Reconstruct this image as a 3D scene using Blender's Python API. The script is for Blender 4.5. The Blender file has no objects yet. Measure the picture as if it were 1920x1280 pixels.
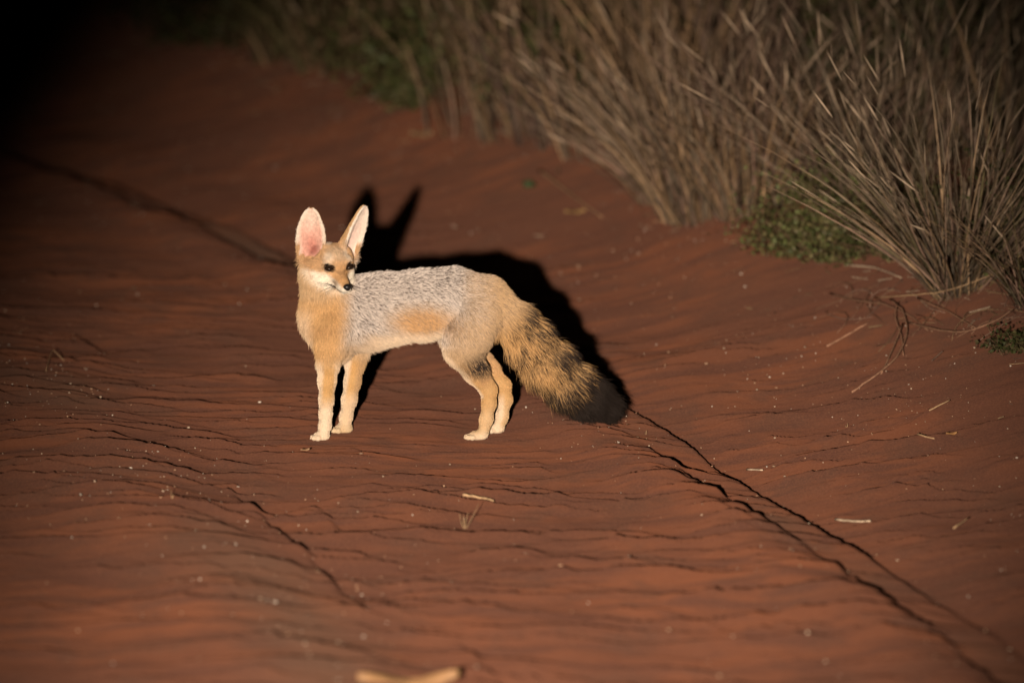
import bpy, math, random
import numpy as np

# ------------------------------------------------------------------ camera, night sky, spotlight, exposure
sc = bpy.context.scene
COL = sc.collection
R = math.radians
FPX = 9400.0                       # focal length in pixels of a 1920 px wide frame
CAM = np.array([0.0, 0.0, 2.1256])
PITCH = R(10.93)

cd = bpy.data.cameras.new("camera")
cam = bpy.data.objects.new("camera", cd)
COL.objects.link(cam)
cam.location = CAM
cam.rotation_euler = (math.pi / 2 - PITCH, 0, 0)
cd.sensor_width = 36.0
cd.lens = FPX / 1920 * 36.0
cd.clip_end = 2000
cd.dof.use_dof = True
cd.dof.focus_distance = 10.14
cd.dof.aperture_fstop = 2.1
sc.camera = cam

w = bpy.data.worlds.new("World")
sc.world = w
w.use_nodes = True
sky = w.node_tree.nodes.new("ShaderNodeTexSky")
sky.sky_type = 'NISHITA'
sky.sun_disc = False
sky.sun_elevation = R(-6)
sky.sun_rotation = R(200)
bg = w.node_tree.nodes["Background"]
bg.inputs["Strength"].default_value = 0.05
w.node_tree.links.new(sky.outputs[0], bg.inputs[0])

ld = bpy.data.lights.new("spotlight", 'SPOT')
ld.energy = 6700
ld.color = (1.0, 0.845, 0.70)
ld.spot_size = R(16.0)
ld.spot_blend = 1.0
ld.shadow_soft_size = 0.045
lamp = bpy.data.objects.new("spotlight", ld)
COL.objects.link(lamp)
lamp.location = (-0.52, 0.0, 1.93)
LAMP_AIM = np.array([0.05, 9.8, 0.0])
from mathutils import Vector, Matrix
lamp.rotation_euler = (Vector(LAMP_AIM) - lamp.location).to_track_quat('-Z', 'Y').to_euler()

sc.render.engine = 'CYCLES'
sc.view_settings.view_transform = 'Standard'
sc.view_settings.look = 'None'
sc.view_settings.exposure = 0.0
sc.view_settings.gamma = 1.0
sc.cycles.use_denoising = True
sc.cycles.max_bounces = 6
sc.cycles.sample_clamp_indirect = 4.0

FW = np.array([0, math.cos(PITCH), -math.sin(PITCH)])
UPV = np.array([0, math.sin(PITCH), math.cos(PITCH)])


def at(u, v, y):
    """point at distance y ahead of the camera that shows at (u, v) of the 1920x1280 photograph"""
    d = FW + np.array([1.0, 0, 0]) * (u - 960) / FPX + UPV * (640 - v) / FPX
    return CAM + d * (y / d[1])


def proj(P):
    q = P - CAM
    zf = q @ FW
    return 960 + FPX * q[..., 0] / zf, 640 - FPX * (q @ UPV) / zf


# ------------------------------------------------------------------ helpers
def ss(x, a, b):
    t = np.clip((x - a) / (b - a), 0, 1)
    return t * t * (3 - 2 * t)


_rs = np.random.RandomState(5)
_TAB = _rs.rand(256, 256).astype(np.float64)
_TAB3 = _rs.rand(64, 64, 64)


def noise2(x, y):
    xi = np.floor(x).astype(np.int64); yi = np.floor(y).astype(np.int64)
    fx = x - xi; fy = y - yi
    fx = fx * fx * (3 - 2 * fx); fy = fy * fy * (3 - 2 * fy)
    a = _TAB[xi & 255, yi & 255]; b = _TAB[(xi + 1) & 255, yi & 255]
    c = _TAB[xi & 255, (yi + 1) & 255]; d = _TAB[(xi + 1) & 255, (yi + 1) & 255]
    return (a + (b - a) * fx) * (1 - fy) + (c + (d - c) * fx) * fy


def fbm(x, y, n=4):
    s = 0; a = 1.0; t = 0
    for i in range(n):
        s = s + a * (noise2(x * 2 ** i + 17.3 * i, y * 2 ** i + 9.1 * i) - 0.5)
        t += a; a *= 0.5
    return s / t


def noise3(P):
    i = np.floor(P).astype(np.int64); f = P - i
    f = f * f * (3 - 2 * f)
    r = 0
    for dx in (0, 1):
        for dy in (0, 1):
            for dz in (0, 1):
                wgt = (f[:, 0] if dx else 1 - f[:, 0]) * (f[:, 1] if dy else 1 - f[:, 1]) * (f[:, 2] if dz else 1 - f[:, 2])
                r = r + wgt * _TAB3[(i[:, 0] + dx) & 63, (i[:, 1] + dy) & 63, (i[:, 2] + dz) & 63]
    return r


def link(o, parent=None):
    COL.objects.link(o)
    if parent is not None:
        o.parent = parent
    return o


def tag(o, label=None, cat=None, group=None, kind=None):
    if label: o["label"] = label
    if cat: o["category"] = cat
    if group: o["group"] = group
    if kind: o["kind"] = kind
    return o


def mesh_obj(name, verts, faces, mat, parent=None, smooth=True, colors=None):
    me = bpy.data.meshes.new(name)
    verts = np.asarray(verts, dtype=np.float64)
    if isinstance(faces, np.ndarray):
        n, k = faces.shape
        me.vertices.add(len(verts))
        me.vertices.foreach_set("co", verts.astype(np.float32).ravel())
        me.loops.add(n * k)
        me.loops.foreach_set("vertex_index", faces.astype(np.int32).ravel())
        me.polygons.add(n)
        me.polygons.foreach_set("loop_start", np.arange(0, n * k, k, dtype=np.int32))
        me.update(calc_edges=True)
    else:
        me.from_pydata([tuple(v) for v in verts], [], faces)
    if smooth:
        me.polygons.foreach_set("use_smooth", np.ones(len(me.polygons), dtype=bool))
    if colors is not None:
        a = me.attributes.new("tint", 'FLOAT_COLOR', 'POINT')
        c = np.ones((len(verts), 4), dtype=np.float32); c[:, :3] = colors
        a.data.foreach_set("color", c.ravel())
    me.materials.append(mat)
    me.update()
    return link(bpy.data.objects.new(name, me), parent)


def empty(name, loc, parent=None):
    o = bpy.data.objects.new(name, None)
    o.location = tuple(loc)
    o.empty_display_size = 0.05
    return link(o, parent)


# ------------------------------------------------------------------ materials
class NT:
    def __init__(self, name):
        self.m = bpy.data.materials.new(name)
        self.m.use_nodes = True
        self.t = self.m.node_tree
        self.b = self.t.nodes["Principled BSDF"]

    def n(self, typ, **kw):
        nd = self.t.nodes.new(typ)
        for k, v in kw.items():
            if k in nd.inputs: nd.inputs[k].default_value = v
            else: setattr(nd, k, v)
        return nd

    def l(self, a, b): self.t.links.new(a, b)

    def mixc(self, fac, a, b, blend='MIX'):
        nd = self.t.nodes.new("ShaderNodeMix")
        nd.data_type = 'RGBA'; nd.blend_type = blend
        for s, v in ((nd.inputs[0], fac), (nd.inputs[6], a), (nd.inputs[7], b)):
            if hasattr(v, "is_linked"): self.l(v, s)
            elif isinstance(v, (int, float)): s.default_value = v
            else: s.default_value = (*v, 1)
        return nd.outputs[2]

    def ramp(self, fac, p0, p1, c0=0.0, c1=1.0):
        nd = self.t.nodes.new("ShaderNodeMapRange")
        nd.interpolation_type = 'SMOOTHSTEP'
        self.l(fac, nd.inputs[0])
        nd.inputs[1].default_value = p0; nd.inputs[2].default_value = p1
        nd.inputs[3].default_value = c0; nd.inputs[4].default_value = c1
        return nd.outputs[0]

    def noise(self, vec, scale, detail=4, rough=0.55):
        nd = self.n("ShaderNodeTexNoise", Scale=scale, Detail=detail, Roughness=rough)
        self.l(vec, nd.inputs["Vector"])
        return nd.outputs["Fac"]


def mat_sand():
    k = NT("red_sand")
    tc = k.n("ShaderNodeTexCoord").outputs["Object"]
    big = k.noise(tc, 1.6, 5, 0.6)
    mid = k.noise(tc, 7.0, 5, 0.6)
    fine = k.noise(tc, 260.0, 3, 0.6)
    st = k.n("ShaderNodeMapping"); st.inputs["Scale"].default_value = (2.2, 11.0, 6.0)
    k.l(tc, st.inputs[0])
    streak = k.noise(st.outputs[0], 1.5, 6, 0.62)
    c = k.mixc(k.ramp(big, 0.35, 0.65), (0.098, 0.041, 0.026), (0.152, 0.054, 0.027))
    c = k.mixc(k.ramp(streak, 0.42, 0.62), c, (0.085, 0.036, 0.024))
    c = k.mixc(k.ramp(mid, 0.48, 0.68, 0, 0.7), c, (0.078, 0.038, 0.026))
    c = k.mixc(k.ramp(fine, 0.35, 0.75, 0, 0.45), c, (0.19, 0.080, 0.045))
    # grey silt lying in the wheel tracks (colour attribute carries where the silt lies)
    at_ = k.n("ShaderNodeAttribute", attribute_name="silt")
    c = k.mixc(at_.outputs["Fac"], c, (0.095, 0.055, 0.036))
    k.l(c, k.b.inputs["Base Color"])
    k.b.inputs["Roughness"].default_value = 0.95
    k.b.inputs["Diffuse Roughness"].default_value = 1.0
    k.b.inputs["Specular IOR Level"].default_value = 0.15
    b1 = k.n("ShaderNodeBump", Strength=0.35, Distance=0.0012)
    k.l(fine, b1.inputs["Height"])
    grain = k.noise(tc, 90.0, 4, 0.6)
    b2 = k.n("ShaderNodeBump", Strength=0.45, Distance=0.004)
    k.l(grain, b2.inputs["Height"]); k.l(b1.outputs[0], b2.inputs["Normal"])
    k.l(b2.outputs[0], k.b.inputs["Normal"])
    return k.m


def mat_tint(name, rough=0.7, transl=0.0, spec=0.25, var=0.25, nscale=60):
    k = NT(name)
    a = k.n("ShaderNodeAttribute", attribute_name="tint").outputs["Color"]
    tc = k.n("ShaderNodeTexCoord").outputs["Object"]
    nz = k.noise(tc, nscale, 3)
    v = k.ramp(nz, 0.25, 0.75, 1 - var, 1 + var)
    cb = k.n("ShaderNodeCombineXYZ")
    for i in range(3): k.l(v, cb.inputs[i])
    c = k.mixc(1.0, a, cb.outputs[0], 'MULTIPLY')
    k.l(c, k.b.inputs["Base Color"])
    k.b.inputs["Roughness"].default_value = rough
    k.b.inputs["Specular IOR Level"].default_value = spec
    if transl:
        tr = k.n("ShaderNodeBsdfTranslucent"); k.l(c, tr.inputs["Color"])
        mx = k.n("ShaderNodeMixShader"); mx.inputs[0].default_value = transl
        k.l(k.b.outputs[0], mx.inputs[1]); k.l(tr.outputs[0], mx.inputs[2])
        k.l(mx.outputs[0], k.t.nodes["Material Output"].inputs["Surface"])
    return k.m


def mat_plain(name, col, rough, spec=0.5, coat=0.0, var=0.15, nscale=200):
    k = NT(name)
    tc = k.n("ShaderNodeTexCoord").outputs["Object"]
    nz = k.noise(tc, nscale, 3)
    k.l(k.mixc(k.ramp(nz, 0.3, 0.7), tuple(x * (1 - var) for x in col), tuple(x * (1 + var) for x in col)), k.b.inputs["Base Color"])
    k.b.inputs["Roughness"].default_value = rough
    k.b.inputs["Specular IOR Level"].default_value = spec
    k.b.inputs["Coat Weight"].default_value = coat
    bp = k.n("ShaderNodeBump", Strength=0.15, Distance=0.0005)
    k.l(nz, bp.inputs["Height"]); k.l(bp.outputs[0], k.b.inputs["Normal"])
    return k.m


M_SAND = mat_sand()
M_SKIN = mat_tint("fox_skin", 0.75, 0.0, 0.2, 0.10, 400)
M_FUR = mat_tint("fox_fur", 0.62, 0.0, 0.10, 0.10, 300)
M_BLADE = mat_tint("dry_grass", 0.65, 0.22, 0.3, 0.25, 40)
M_LEAF = mat_tint("shrub_leaf", 0.55, 0.25, 0.35, 0.25, 60)
M_TWIG = mat_tint("dry_twig", 0.8, 0.0, 0.2, 0.3, 150)
M_STONE = mat_tint("quartz_grit", 0.45, 0.0, 0.5, 0.2, 300)
M_EYE = mat_plain("eye_dark", (0.022, 0.012, 0.007), 0.10, 0.6, 0.8, 0.3, 500)
M_NOSE = mat_plain("nose_leather", (0.012, 0.010, 0.010), 0.38, 0.5, 0.0, 0.3, 900)

# ------------------------------------------------------------------ ground
_rc = np.polyfit([8.28, 10.25, 12.23, 13.45], [0.86, 0.23, -0.54, -1.20], 2)
_d0 = np.polyval(np.polyder(_rc), 7.5); _d1 = np.polyval(np.polyder(_rc), 17.0)


def x_rut(y):
    y = np.asarray(y, dtype=np.float64)
    yc = np.clip(y, 7.5, 17.0)
    return np.polyval(_rc, yc) + np.where(y < 7.5, (y - 7.5) * _d0, 0) + np.where(y > 17, np.minimum(y - 17.0, 20) * _d1, 0)


FEET = np.array([(-0.385, 9.965), (-0.345, 10.035), (-0.06, 9.97), (-0.03, 10.03)])


def across(x, y):
    return x - x_rut(y) + 0.04 * fbm(x * 1.6 + 3, y * 1.6, 2) + 0.004 * fbm(x * 9, y * 9 + 7, 2)


def ground(x, y):
    x = np.asarray(x, dtype=np.float64); y = np.asarray(y, dtype=np.float64)
    s = across(x, y)
    near = np.exp(-(np.maximum(np.abs(x), 0) / 12) ** 2) * np.exp(-(np.maximum(np.abs(y - 12), 0) / 16) ** 2)
    fox = np.zeros_like(s)
    for fx, fy in FEET:
        fox = np.maximum(fox, np.exp(-((x - fx) / 0.09) ** 2 - ((y - fy) / 0.16) ** 2))
    brk = ss(noise2(y * 3.1 + 4, x * 1.3), 0.15, 0.6)
    h = 0.020 * np.exp(-((s + 0.20) / 0.085) ** 2)
    h = h - (0.002 + 0.013 * brk) * ss(s, -0.130, -0.102) - (0.007 + 0.019 * ss(noise2(y * 2.7 + 40, x), 0.15, 0.7)) * ss(s, -0.012, 0.014)
    h = h + 0.034 * ss(s, 0.0, 0.22)
    h = h + 0.19 * ss(s, 0.18, 1.15) + 0.035 * np.exp(-((s - 1.25) / 0.4) ** 2)
    brk2 = ss(noise2(y * 3.3 + 90, x * 1.1), 0.45, 0.75)
    brk3 = ss(noise2(y * 4.1 + 55, x * 1.1), 0.55, 0.8)
    h = h + 0.030 * np.exp(-((s + 1.28) / 0.20) ** 2) - 0.013 * brk2 * (ss(s, -1.065, -1.045) - ss(s, -1.045, -0.8))
    h = h - 0.010 * brk3 * (ss(s, -0.93, -0.915) - ss(s, -0.915, -0.7))
    h = h + 0.25 * ss(-s, 2.2, 4.5)
    und = 0.045 * fbm(x * 0.8 + 5, y * 0.7 + 1, 3) + 0.022 * fbm(x * 3.2, y * 2.4 + 30, 3)
    # crusted transverse ledges: rise gently away from the lamp, then break off
    led = 0
    for (lam, amp, ox, wx) in ((0.155, 0.016, 0.0, 1.0), (0.083, 0.0115, 31.0, 1.6), (0.050, 0.0070, 67.0, 2.4)):
        ph = (y + 0.22 * fbm(x * 1.1 + ox, y * 0.8, 2) + 0.15 * fbm(x * 3.2 * wx, y * 2 + ox, 3) + 0.022 * fbm(x * 16 * wx, y * 6 + ox, 2) + 0.05 * x) / lam + ox
        fr = ph - np.floor(ph)
        cell = np.floor(ph)
        on = ss(noise2(x * 4.2 * wx + cell * 7.31, cell * 3.7 + ox + 0.5), 0.40, 0.78)
        on = on * ss(noise2(x * 0.9 + ox, y * 0.8 + ox), 0.15, 0.6)
        saw = np.where(fr < 0.86, (fr / 0.86) ** 2.0, (1 - fr) / 0.14)
        led = led + amp * on * saw * (1 - 0.85 * np.exp(-((s - 0.01) / 0.05) ** 2))
    grain = 0.0022 * fbm(x * 42, y * 42, 2)
    verge = ss(s, 0.7, 1.2)
    h = h + (und * (1 - 0.85 * fox) + led * (1 - 0.9 * fox) * (1 - 0.8 * ss(s, 0.35, 0.8)) + grain) * near
    h = h + verge * 0.10 * fbm(x * 2.2, y * 2.2 + 11, 4) * near
    return h - _FOXH


_FOXH = 0.0
_FOXH = float(np.mean(ground(FEET[:, 0], FEET[:, 1])))


def axis(segs):
    out = []
    for a, b, d in segs:
        out.append(np.arange(a, b - d * 0.5, d))
    return np.concatenate(out + [[segs[-1][1]]])


def grow(a, b, d, k):
    out = [a]
    while out[-1] < b:
        out.append(out[-1] + d); d *= k
    return np.array(out)


def build_ground():
    xs = axis([(-1.6, 1.5, 0.0075), (1.5, 2.6, 0.03)])
    xr = grow(2.6, 160, 0.06, 1.25)[1:]; xl = -grow(1.6, 160, 0.02, 1.25)[1:][::-1]
    xs = np.concatenate([xl, xs, xr])
    ys = axis([(7.3, 11.6, 0.006), (11.6, 14.5, 0.014), (14.5, 20, 0.05)])
    yf = grow(20, 320, 0.1, 1.25)[1:]; yb = 7.3 - (grow(0, 120, 0.02, 1.25)[1:])[::-1]
    ys = np.concatenate([yb, ys, yf])
    X, Y = np.meshgrid(xs, ys)
    Z = ground(X, Y)
    nx, ny = len(xs), len(ys)
    V = np.stack([X.ravel(), Y.ravel(), Z.ravel()], 1)
    i = np.arange(nx * ny).reshape(ny, nx)
    F = np.stack([i[:-1, :-1].ravel(), i[:-1, 1:].ravel(), i[1:, 1:].ravel(), i[1:, :-1].ravel()], 1)
    o = mesh_obj("ground", V, F, M_SAND)
    s = across(X, Y)
    n1 = ss(fbm(X * 3, Y * 2.2, 4), -0.2, 0.25)
    silt = 0.6 * np.exp(-((s + 0.055) / 0.06) ** 2) * n1 + 0.65 * np.exp(-((s + 1.20) / 0.13) ** 2) * n1 + 0.45 * np.exp(-((s - 1.3) / 0.5) ** 2) * n1
    a = o.data.attributes.new("silt", 'FLOAT', 'POINT')
    a.data.foreach_set("value", np.clip(silt, 0, 1).astype(np.float32).ravel())
    tag(o, "red sand track with wheel ruts and crusted ledges", None, None, "structure")
    return o


build_ground()


def on_ground(u, v):
    """where the ray of a photograph pixel meets the ground"""
    d = FW + np.array([1.0, 0, 0]) * (u - 960) / FPX + UPV * (640 - v) / FPX
    t = np.linspace(6, 40, 3000)
    P = CAM + t[:, None] * d
    g = ground(P[:, 0], P[:, 1])
    i = int(np.argmax(P[:, 2] < g))
    return np.array([P[i, 0], P[i, 1], g[i]])


# ------------------------------------------------------------------ fox: implicit body
PX = 1 / 920.0


class Field:
    def __init__(self, xs, ys, zs):
        self.x, self.y, self.z = (np.asarray(a, dtype=np.float32) for a in (xs, ys, zs))
        self.F = np.full((len(xs), len(ys), len(zs)), 0.5, dtype=np.float32)

    def region(self, lo, hi):
        sl = []
        for a, l, h in zip((self.x, self.y, self.z), lo, hi):
            i0 = max(int(np.searchsorted(a, l)) - 1, 0); i1 = min(int(np.searchsorted(a, h)) + 1, len(a))
            sl.append(slice(i0, max(i1, i0 + 1)))
        X = self.x[sl[0]][:, None, None]; Y = self.y[sl[1]][None, :, None]; Z = self.z[sl[2]][None, None, :]
        return tuple(sl), X, Y, Z

    def smin(self, sl, d, k):
        a = self.F[sl]
        h = np.maximum(k - np.abs(a - d), 0) / k
        self.F[sl] = np.minimum(a, d) - h * h * k * 0.25

    def smax(self, sl, d, k):
        a = self.F[sl]
        h = np.maximum(k - np.abs(a - d), 0) / k
        self.F[sl] = np.maximum(a, d) + h * h * k * 0.25

    def cone(self, a, b, ra, rb, k=0.012, sy=1.0):
        a = np.asarray(a); b = np.asarray(b)
        m = max(ra, rb) + k + 0.012
        sl, X, Y, Z = self.region(np.minimum(a, b) - m, np.maximum(a, b) + m)
        ab = b - a
        ys = sy
        dx, dy, dz = X - a[0], (Y - a[1]), Z - a[2]
        L = ab[0] ** 2 + (ab[1]) ** 2 + ab[2] ** 2
        t = np.clip((dx * ab[0] + dy * ab[1] + dz * ab[2]) / L, 0, 1)
        ex = dx - t * ab[0]; ey = (dy - t * ab[1]) * ys; ez = dz - t * ab[2]
        d = np.sqrt(ex * ex + ey * ey + ez * ez) - (ra + (rb - ra) * t)
        self.smin(sl, d.astype(np.float32), k)

    def ell(self, c, r, M=None, k=0.012, cut=False):
        c = np.asarray(c); m = max(r) + k + 0.012
        sl, X, Y, Z = self.region(c - m, c + m)
        dx, dy, dz = X - c[0], Y - c[1], Z - c[2]
        if M is None: M = np.eye(3)
        p = [M[0, i] * dx + M[1, i] * dy + M[2, i] * dz for i in range(3)]     # columns of M are the local axes
        q = np.sqrt((p[0] / r[0]) ** 2 + (p[1] / r[1]) ** 2 + (p[2] / r[2]) ** 2)
        g = np.sqrt((p[0] / r[0] ** 2) ** 2 + (p[1] / r[1] ** 2) ** 2 + (p[2] / r[2] ** 2) ** 2)
        d = (q * (q - 1) / np.maximum(g, 1e-6)).astype(np.float32)
        d = np.where(q < 0.05, -min(r), d).astype(np.float32)
        if cut: self.smax(sl, -d, k)
        else: self.smin(sl, d, k)

    def ear(self, base, axis_, front, L, wprof, depth, th, k):
        c = axis_ / np.linalg.norm(axis_)
        b = front - c * (front @ c); b /= np.linalg.norm(b)
        a = np.cross(b, c)
        m = L + 0.03
        sl, X, Y, Z = self.region(np.minimum(base, base + c * L) - 0.05, np.maximum(base, base + c * L) + 0.05)
        dx, dy, dz = X - base[0], Y - base[1], Z - base[2]
        pa = a[0] * dx + a[1] * dy + a[2] * dz
        pb = b[0] * dx + b[1] * dy + b[2] * dz
        pc = c[0] * dx + c[1] * dy + c[2] * dz
        t = np.clip(pc / L, -0.2, 1)
        w_ = np.interp(t, [p[0] for p in wprof], [p[1] for p in wprof])
        dep = depth * np.interp(t, [-0.2, 0, 0.25, 0.7, 1], [1.15, 1.1, 1.0, 0.5, 0.1])
        q = pa / np.maximum(w_, 1e-4)
        sheet = dep * (np.clip(q * q, 0, 1.3) - 0.75) - 0.010 * (t - 0.3) * 0
        d = np.maximum(np.abs(pb - sheet) * 0.62 - th, (np.abs(pa) - w_) * 0.92)
        d = np.maximum(d, np.maximum(pc - L, -pc - 0.012))
        self.smin(sl, d.astype(np.float32), k)
        return a, b, c

    def mesh(self):
        F = self.F; S = F < 0
        nx, ny, nz = F.shape
        cnt = np.zeros((nx - 1, ny - 1, nz - 1), dtype=np.uint8)
        for dx in (0, 1):
            for dy in (0, 1):
                for dz in (0, 1):
                    cnt += S[dx:nx - 1 + dx, dy:ny - 1 + dy, dz:nz - 1 + dz]
        I, J, K = np.nonzero((cnt > 0) & (cnt < 8))
        idx = np.full(cnt.shape, -1, dtype=np.int32)
        idx[I, J, K] = np.arange(len(I))
        corners = [(a, b, c) for a in (0, 1) for b in (0, 1) for c in (0, 1)]
        val = {c: F[I + c[0], J + c[1], K + c[2]] for c in corners}
        acc = np.zeros((len(I), 3)); n = np.zeros(len(I))
        for c in corners:
            for ax in range(3):
                if c[ax] == 0:
                    e = list(c); e[ax] = 1; e = tuple(e)
                    va, vb = val[c], val[e]
                    m = (va < 0) != (vb < 0)
                    t = np.where(m, va / np.where(m, va - vb, 1), 0)
                    p = np.array(c, dtype=float)[None, :].repeat(len(I), 0)
                    p[:, ax] += t
                    acc[m] += p[m]; n[m] += 1
        g = acc / n[:, None] + np.stack([I, J, K], 1)
        V = np.stack([np.interp(g[:, i], np.arange(len(a)), a) for i, a in enumerate((self.x, self.y, self.z))], 1)
        Q = []
        for ax in range(3):
            o1, o2 = (ax + 1) % 3, (ax + 2) % 3
            A = S.take(range(0, S.shape[ax] - 1), ax); B = S.take(range(1, S.shape[ax]), ax)
            for flag, rev in ((A & ~B, False), (~A & B, True)):
                ijk = np.stack(np.nonzero(flag), 1)
                ok = (ijk[:, o1] > 0) & (ijk[:, o2] > 0) & (ijk[:, o1] < S.shape[o1] - 1) & (ijk[:, o2] < S.shape[o2] - 1)
                ijk = ijk[ok]
                q = []
                for d1, d2 in ((0, 0), (1, 0), (1, 1), (0, 1)):
                    c = ijk.copy(); c[:, o1] -= 1 - d1; c[:, o2] -= 1 - d2
                    q.append(idx[c[:, 0], c[:, 1], c[:, 2]])
                q = np.stack(q, 1)
                Q.append(q[:, ::-1] if rev else q)
        return V, np.concatenate(Q)


# head frame
PSI, TH = R(28), R(9)
HF = np.array([math.sin(PSI) * math.cos(TH), -math.cos(PSI) * math.cos(TH), -math.sin(TH)])
HL = np.array([math.cos(PSI), math.sin(PSI), 0.0])
HU = np.cross(HF, HL)
HM = np.stack([HF, HL, HU], 1)
EYE_MID = at(634, 500, 9.935)
HO = EYE_MID - HM @ np.array([0.022, 0, 0.004])


def H(x, y, z): return HO + HM @ np.array([x, y, z])


EARS = {}


def build_field():
    x0, x1 = -0.475, 0.235
    xs = np.concatenate([np.arange(x0, -0.29, 0.0013), np.arange(-0.29, x1, 0.0026)])
    ys = np.concatenate([np.arange(9.83, 10.05, 0.0016), np.arange(10.05, 10.18, 0.0026)])
    zs = np.concatenate([np.arange(-0.012, 0.24, 0.0024), np.arange(0.24, 0.50, 0.0013)])
    f = Field(xs, ys, zs)
    r = PX
    Y0 = 10.0
    # trunk
    f.cone(at(645, 583, Y0), at(720, 578, Y0), 66 * r, 62 * r, 0.02, 1.22)
    f.cone(at(720, 578, Y0), at(790, 570, Y0), 62 * r, 60 * r, 0.02, 1.25)
    f.cone(at(790, 570, Y0), at(850, 561, Y0), 60 * r, 55 * r, 0.02, 1.22)
    f.cone(at(850, 561, Y0), at(910, 567, Y0), 55 * r, 45 * r, 0.02, 1.15)
    f.cone(at(910, 567, Y0), at(938, 588, Y0), 44 * r, 33 * r, 0.02, 1.1)
    # chest and neck
    f.cone(at(640, 585, Y0), at(610, 590, Y0 - 0.005), 58 * r, 42 * r, 0.02, 1.1)
    f.cone(at(622, 575, Y0 - .008), at(606, 515, Y0 - 0.028), 53 * r, 41 * r, 0.02, 1.05)
    f.cone(at(640, 618, Y0), at(688, 612, Y0), 38 * r, 40 * r, 0.02, 1.1)
    f.cone(at(620, 610, Y0 - .01), at(626, 650, Y0), 46 * r, 33 * r, 0.02, 1.0)
    # fore legs
    def chain(pts, k=0.010):
        for (u, v, y, ra), (u2, v2, y2, rb) in zip(pts[:-1], pts[1:]):
            f.cone(at(u, v, y), at(u2, v2, y2), ra * r, rb * r, k)
    chain([(625, 608, 9.955, 34), (621, 650, 9.955, 25), (616, 680, 9.958, 19.0), (613, 715, 9.960, 15.5), (612, 749, 9.962, 12.5), (610.5, 775, 9.963, 10.8), (609.5, 797, 9.964, 10.2), (607, 810, 9.962, 9.5)])
    chain([(662, 625, 10.035, 30), (667, 660, 10.035, 21), (666, 682, 10.036, 17), (661, 715, 10.036, 14.5), (655, 749, 10.036, 13), (649, 781, 10.036, 10.5), (645, 800, 10.036, 10)])
    # hind legs
    for dy, du, pts in ((-1, 0, [(893, 590, 0.020, 50), (876, 630, 0.032, 42), (868, 654, 0.036, 32), (892, 696, 0.034, 22), (916, 731, 0.032, 14.5), (917, 755, 0.031, 12), (912, 785, 0.030, 10.8), (907, 806, 0.030, 9.8)]),
                        (1, 0, [(893, 590, 0.020, 48), (868, 632, 0.034, 40), (870, 652, 0.036, 33), (915, 695, 0.034, 20), (944, 722, 0.032, 13), (948, 748, 0.031, 11.5), (941, 781, 0.030, 10.2), (936, 800, 0.030, 9.5)])):
        chain([(u, v, 10 + dy * y, rr) for u, v, y, rr in pts])
    # paws with toes, resting on the sand
    for (fx, fy, dirx, ln) in ((-0.383, 9.958, -0.9, 0.020), (-0.338, 10.032, -1.0, 0.028), (-0.062, 9.966, -1.0, 0.030), (-0.030, 10.030, -1.0, 0.022)):
        d = np.array([dirx, -0.35, 0]); d /= np.linalg.norm(d)
        sd = np.array([-d[1], d[0], 0])
        g = np.array([fx, fy, 0.007])
        f.cone(g, g + d * ln * 0.5, 0.0115, 0.010, 0.008)
        for q, e in ((-0.0095, 0.75), (-0.0033, 1.0), (0.0033, 1.0), (0.0095, 0.75)):
            t = g + d * ln * e + sd * q
            f.ell(t + np.array([0, 0, -0.002]), (0.0062, 0.0044, 0.0058), None, 0.003)
    # tail core
    tp = [(937, 577, 10.0, 30), (958, 599, 10.005, 32.5), (985, 632, 10.015, 33), (1020, 673, 10.03, 32), (1058, 713, 10.05, 29), (1094, 738, 10.07, 25), (1126, 756, 10.085, 16)]
    chain(tp, 0.014)
    # head
    e = f.ell
    e(H(-0.022, 0, 0.004), (0.043, 0.037, 0.034), HM, 0.012)
    e(H(0.004, 0, 0.007), (0.031, 0.029, 0.024), HM, 0.012)
    f.cone(H(-0.03, 0, -0.012), H(0.002, 0, -0.014), 0.036, 0.026, 0.014)
    f.cone(H(0.014, 0, -0.011), H(0.062, 0, -0.0265), 0.0195, 0.0088, 0.012)
    f.cone(H(0.004, 0, -0.027), H(0.054, 0, -0.0372), 0.0150, 0.0056, 0.007)
    for s in (-1, 1):
        e(H(-0.012, s * 0.030, -0.017), (0.028, 0.017, 0.023), HM, 0.014)
        if s > 0:
            e(H(-0.014, 0.026, 0.022), (0.016, 0.013, 0.016), HM, 0.012); e(H(-0.008, 0.031, 0.010), (0.016, 0.010, 0.014), HM, 0.012)
        e(H(0.018, s * 0.0185, 0.0155), (0.012, 0.010, 0.005), HM, 0.010)     # brow
        f.cone(H(0.044, s * 0.006, -0.0290), H(0.062, s * 0.004, -0.0305), 0.0066, 0.0058, 0.006)   # lip
        e(H(0.0285, s * 0.0245, 0.0045), (0.0100, 0.0095, 0.0078), HM, 0.006, cut=True)  # eye socket
    wp = [(-0.2, 0.020), (0, 0.0245), (0.15, 0.0285), (0.35, 0.0305), (0.55, 0.0285), (0.72, 0.0235), (0.86, 0.0185), (0.95, 0.0125), (1.0, 0.0060)]
    # ears: opening turned forwards and outwards
    bR, tR = H(-0.026, -0.037, 0.008), at(583, 391, 9.975)
    bL, tL = H(-0.016, 0.034, 0.008), at(684, 387, 9.99)
    EARS['R'] = (bR, tR) + f.ear(bR, tR - bR, HF * 0.80 - HL * 0.62, float(np.linalg.norm(tR - bR)), wp, 0.026, 0.0019, 0.007)
    EARS['L'] = (bL, tL) + f.ear(bL, tL - bL, HF * 0.86 + HL * 0.50, float(np.linalg.norm(tL - bL)), wp, 0.026, 0.0019, 0.007)
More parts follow.
